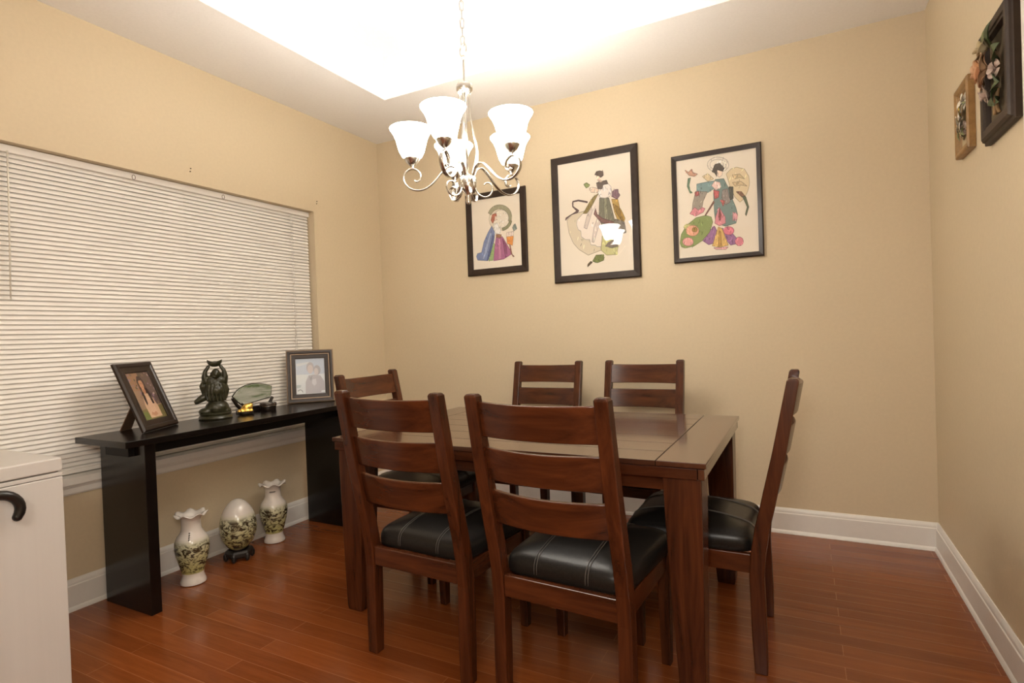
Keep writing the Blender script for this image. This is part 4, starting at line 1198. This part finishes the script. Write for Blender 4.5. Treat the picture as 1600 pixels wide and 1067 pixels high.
def make_vase():
    t = thing('porcelain_vase', '', 'vase', group='porcelain vases under the console')
    prof = [(0.050, 0.0), (0.058, 0.004), (0.058, 0.014), (0.052, 0.028), (0.048, 0.045), (0.050, 0.060), (0.060, 0.095), (0.072, 0.140), (0.0785, 0.180), (0.0765, 0.210), (0.066, 0.236), (0.052, 0.254), (0.045, 0.272), (0.043, 0.300), (0.044, 0.318)]
    bm = bmesh.new()
    lathe(bm, prof, 48, cap=False)
    bmesh.ops.holes_fill(bm, edges=[e for e in bm.edges if e.is_boundary and all(v.co.z < 0.001 for v in e.verts)], sides=0)
    build('body', bm, PORC, t, smooth=True, auto=60)
    bm = bmesh.new()

    def wave(r, z, a):
        q = max(0, (r - 0.046) / 0.028)
        return r * (1 + 0.05 * q * math.cos(7 * a)), z + 0.0075 * q * math.cos(7 * a + 0.6)
    lathe(bm, [(0.0440, 0.317), (0.0470, 0.328), (0.0560, 0.338), (0.0680, 0.343), (0.0740, 0.343), (0.0745, 0.346), (0.0680, 0.348), (0.0540, 0.343), (0.0430, 0.333), (0.0400, 0.315), (0.0400, 0.270)], 84, fn=wave, cap=False)
    build('ruffled_rim', bm, principled('white_porcelain', (0.72, 0.66, 0.60), 0.18, coat=0.4), t, smooth=True)
    return t


v1 = make_vase()
v1.location = (0.247, -1.795, 0)
v1['label'] = 'tall white porcelain vase with ruffled rim, standing beside the console\'s near slab leg'
v2 = copy_tree(v1)
v2.location = (0.152, -1.232, 0)
v2.rotation_euler = (0, 0, 2.2)
v2['label'] = 'tall white porcelain vase with ruffled rim, standing beyond the porcelain egg'
# brush-stroke marks on the shoulders (short vertical writing strokes as on the vases)
for v, ang, rows in ((v1, -0.75, ((0.262, 0.0), (0.252, 0.0), (0.243, 0.0), (0.234, 0.0))), (v2, -0.75 - 2.2, ((0.303, -0.30), (0.303, -0.15), (0.303, 0.0), (0.303, 0.15), (0.303, 0.30)))):
    bm = bmesh.new()
    for z, da in rows:
        r_ = 0.0435 if z > 0.28 else 0.0435 + (0.272 - z) * 0.62 + 0.004
        a = ang + da
        c = Vector((r_ * math.cos(a), r_ * math.sin(a), z))
        s = Vector((-math.sin(a), math.cos(a), 0))
        ellipsoid(bm, c, (0.0022, 0.0022, 0.0045), n=6)
        ellipsoid(bm, c + s * 0.003 + Vector((0, 0, 0.002)), (0.0024, 0.0024, 0.0016), n=6)
    build('brush_marks', bm, flat((60, 54, 48)), v, smooth=True)

et = thing('porcelain_egg', 'painted porcelain egg on a black stand, between the two vases', 'ornament', (0.195, -1.500, 0))
bm = bmesh.new()
prof = []
for k in range(25):
    a = pi * k / 24
    z = -math.cos(a)
    r_ = math.sin(a) * (0.094 if z < 0 else 0.094 * (1 - 0.10 * z * z))
    prof.append((max(r_, 0.0005), 0.180 + z * (0.130 if z < 0 else 0.152)))
lathe(bm, prof, 44)
build('egg', bm, porcelain_mat(0.062, 0.262, 5.1), et, smooth=True)
bm = bmesh.new()
lathe(bm, [(0.066, 0.020), (0.074, 0.028), (0.074, 0.046), (0.068, 0.056), (0.060, 0.060), (0.050, 0.056), (0.046, 0.03), (0.050, 0.020)], 6, cap=False)
for k in range(6):
    a = pi / 3 * k
    ellipsoid(bm, (0.066 * math.cos(a), 0.066 * math.sin(a), 0.024), (0.013, 0.013, 0.0245), n=10)
build('stand', bm, BLACK_PLASTIC, et, bevel=0.003)

# ------------------------------------------------------------------ white cabinet and the crook handle in front of it
kx, ky0, ky1 = 0.750, -3.30, -2.544
kc = thing('cabinet', 'low white cabinet with a thick flat lid, beside the console\'s near end', 'cabinet', (0.45, (ky0 + ky1) / 2, 0))
kyc = (ky0 + ky1) / 2
boxes('body', [((0.15 - 0.45, ky0 - kyc, 0.0), (kx - 0.45, ky1 - kyc, 0.757))], CABINET, kc, bevel=0.003)
boxes('upper_rail', [((0.15 - 0.45, ky0 - kyc, 0.759), (kx - 0.4505, ky1 - kyc, 0.772))], CABINET, kc, bevel=0.002)
boxes('gasket', [((0.16 - 0.45, ky0 + 0.01 - kyc, 0.772), (kx - 0.012 - 0.45, ky1 - 0.008 - kyc, 0.776))], principled('grey_gasket', (0.16, 0.14, 0.13), 0.6), kc)
boxes('lid', [((0.15 - 0.45, ky0 - kyc, 0.776), (kx - 0.449, ky1 - kyc, 0.821))], CABINET, kc, bevel=0.005, seg=3)

cn = thing('walking_cane', 'black crook-handled cane leaning against the white cabinet', 'cane', (0.83, -2.805, 0))
bm = bmesh.new()
pts = [(0.0, 0.0, 0.0)] + [(-0.030 * z / 0.69, 0.006, z) for z in (0.2, 0.45, 0.60)]
cc = Vector((-0.042, 0.070, 0.692))
for k in range(16):
    a = pi - k * (pi * 1.17) / 15
    pts.append((cc.x, cc.y + 0.058 * math.cos(a), cc.z + 0.052 * math.sin(a)))
rr = [0.010, 0.010, 0.010, 0.0105] + [0.0125 + 0.0025 * min(k, 5) / 5 for k in range(14)] + [0.0148, 0.0135]
tube(bm, pts, rr, 12)
ellipsoid(bm, pts[-1], (0.0138, 0.0138, 0.0138), n=12)
build('crook_shaft', bm, BLACK_PLASTIC, cn, smooth=True, auto=60)
bm = bmesh.new()
lathe(bm, [(0.014, 0.0), (0.015, 0.004), (0.013, 0.03), (0.0105, 0.034)], 14, (0.0, 0, 0))
build('tip', bm, principled('rubber', (0.02, 0.02, 0.02), 0.8), cn, smooth=True, auto=40)

# ------------------------------------------------------------------ chandelier
CX, CY = 1.693, -1.399
ch = thing('chandelier', 'brushed nickel chandelier with five lit white bell shades over the table', 'chandelier', (CX, CY, 1.757))
z0 = 1.757
OFF = 208.2


def rel(z):
    return z - z0


bm = bmesh.new()
lathe(bm, [(0.0005, 0.0), (0.008, 0.004), (0.013, 0.018), (0.010, 0.034), (0.014, 0.046), (0.026, 0.060), (0.036, 0.074), (0.038, 0.092), (0.038, 0.110), (0.034, 0.120), (0.022, 0.127), (0.0005, 0.130)], 28)
build('hub', bm, NICKEL, ch, smooth=True, auto=40)
bm = bmesh.new()
lathe(bm, [(0.006, rel(1.885)), (0.006, rel(2.26))], 12)
build('stem', bm, NICKEL, ch, smooth=True)
bm = bmesh.new()
lathe(bm, [(0.0005, rel(2.245)), (0.030, rel(2.248)), (0.036, rel(2.258)), (0.036, rel(2.276)), (0.028, rel(2.290)), (0.012, rel(2.297)), (0.0045, rel(2.305)), (0.0045, rel(2.392)), (0.010, rel(2.398)), (0.008, rel(2.408)), (0.0005, rel(2.411))], 24)
build('top_cap', bm, NICKEL, ch, smooth=True, auto=40)
bm = bmesh.new()
tube(bm, [(0.0245 * math.cos(a) * 0.92, 0.0245 * math.cos(a) * -0.4, rel(2.434) + 0.0265 * math.sin(a)) for a in [2 * pi * k / 20 for k in range(20)]], 0.0028, 8, loop=True)
build('ring', bm, NICKEL, ch, smooth=True)
bm = bmesh.new()
zc = 2.472
k = 0
while zc < TZ - 0.03:
    a0 = 0.5 + (pi / 2) * (k % 2)
    pts = []
    for i in range(14):
        a = 2 * pi * i / 14
        w_ = 0.0085 * math.cos(a)
        h_ = 0.0135 * math.sin(a) + math.copysign(0.0095, math.sin(a))
        pts.append((w_ * math.cos(a0), w_ * math.sin(a0), rel(zc) + h_))
    tube(bm, pts, 0.0019, 6, loop=True)
    zc += 0.0385
    k += 1
build('chain', bm, principled('darkened_nickel', (0.34, 0.32, 0.29), 0.4, 0.9), ch, smooth=True)  # silhouette shade put into the chain's colour, darker than the other nickel
bm = bmesh.new()
wp = [(0.006 * math.cos(j * 1.1), 0.006 * math.sin(j * 1.1), rel(2.42 + j * (TZ - 2.43) / 14)) for j in range(15)]
tube(bm, catmull(wp, 3), 0.0016, 5)
build('power_cord', bm, principled('clear_cord', (0.60, 0.56, 0.50), 0.3), ch, smooth=True)
bm = bmesh.new()
lathe(bm, [(0.0005, rel(TZ - 0.030)), (0.020, rel(TZ - 0.028)), (0.055, rel(TZ - 0.014)), (0.062, rel(TZ - 0.001)), (0.0005, rel(TZ - 0.0005))], 28)
build('canopy', bm, NICKEL, ch, smooth=True, auto=40)
ARM = [(.030, 1.880), (.048, 1.915), (.078, 1.926), (.112, 1.900), (.150, 1.858), (.188, 1.832), (.224, 1.826), (.257, 1.838), (.279, 1.866), (.278, 1.896), (.262, 1.914), (.241, 1.921), (.221, 1.914), (.207, 1.896), (.209, 1.874), (.224, 1.864), (.234, 1.871)]
SCR = [(.030, 1.830), (.045, 1.802), (.070, 1.788), (.095, 1.795), (.108, 1.820), (.101, 1.843), (.083, 1.850), (.070, 1.840)]
ROD = [(.024, 2.250), (.026, 2.15), (.040, 2.07), (.055, 2.0), (.050, 1.945), (.028, 1.888)]
for i in range(5):
    a = R(OFF + 72 * i)
    ca, sa = math.cos(a), math.sin(a)

    def pl(p):
        return (p[0] * ca, p[0] * sa, rel(p[1]))
    side = (-sa, ca, 0)
    bm = bmesh.new()
    tube(bm, catmull([pl(p) for p in ARM], 5), 0.0038, 10, side=side, r2=0.0095)
    arm = build('arm', bm, NICKEL, ch, smooth=True)
    bm = bmesh.new()
    lathe(bm, [(0.005, rel(1.923)), (0.005, rel(1.931)), (0.011, rel(1.934)), (0.024, rel(1.946)), (0.033, rel(1.961)), (0.0345, rel(1.966)), (0.0325, rel(1.967)), (0.0005, rel(1.955))], 24, (0.241 * ca, 0.241 * sa, 0))
    build('shade_cup', bm, NICKEL, arm, smooth=True, auto=40)
    bm = bmesh.new()
    outer = [(0.031, 1.9665), (0.043, 1.975), (0.054, 1.995), (0.061, 2.020), (0.068, 2.048), (0.078, 2.072), (0.0915, 2.092), (0.0925, 2.095)]
    inner = [(r_ - 0.003, z_ + 0.001) for r_, z_ in reversed(outer)]
    lathe(bm, [(r_, rel(z_)) for r_, z_ in outer + inner], 36, (0.241 * ca, 0.241 * sa, 0), cap=False)
    build('shade', bm, SHADE, arm, smooth=True)
    bm = bmesh.new()
    ellipsoid(bm, (0.241 * ca, 0.241 * sa, rel(2.018)), (0.022, 0.022, 0.034), n=14)
    bulb = build('bulb', bm, SHADE, arm, smooth=True)
    bm = bmesh.new()
    tube(bm, catmull([pl(p) for p in ROD], 5), 0.0042, 8)
    build('support_rod', bm, NICKEL, ch, smooth=True)
    a2 = a + R(36)
    ca, sa = math.cos(a2), math.sin(a2)
    bm = bmesh.new()
    tube(bm, catmull([pl(p) for p in SCR], 5), 0.0032, 8, side=(-sa, ca, 0), r2=0.0065)
    build('scroll', bm, NICKEL, ch, smooth=True)
    lo = light('bulb_light', 'POINT', (CX + 0.241 * math.cos(a), CY + 0.241 * math.sin(a), 2.075), LAMP_W, WARM, 0.03)
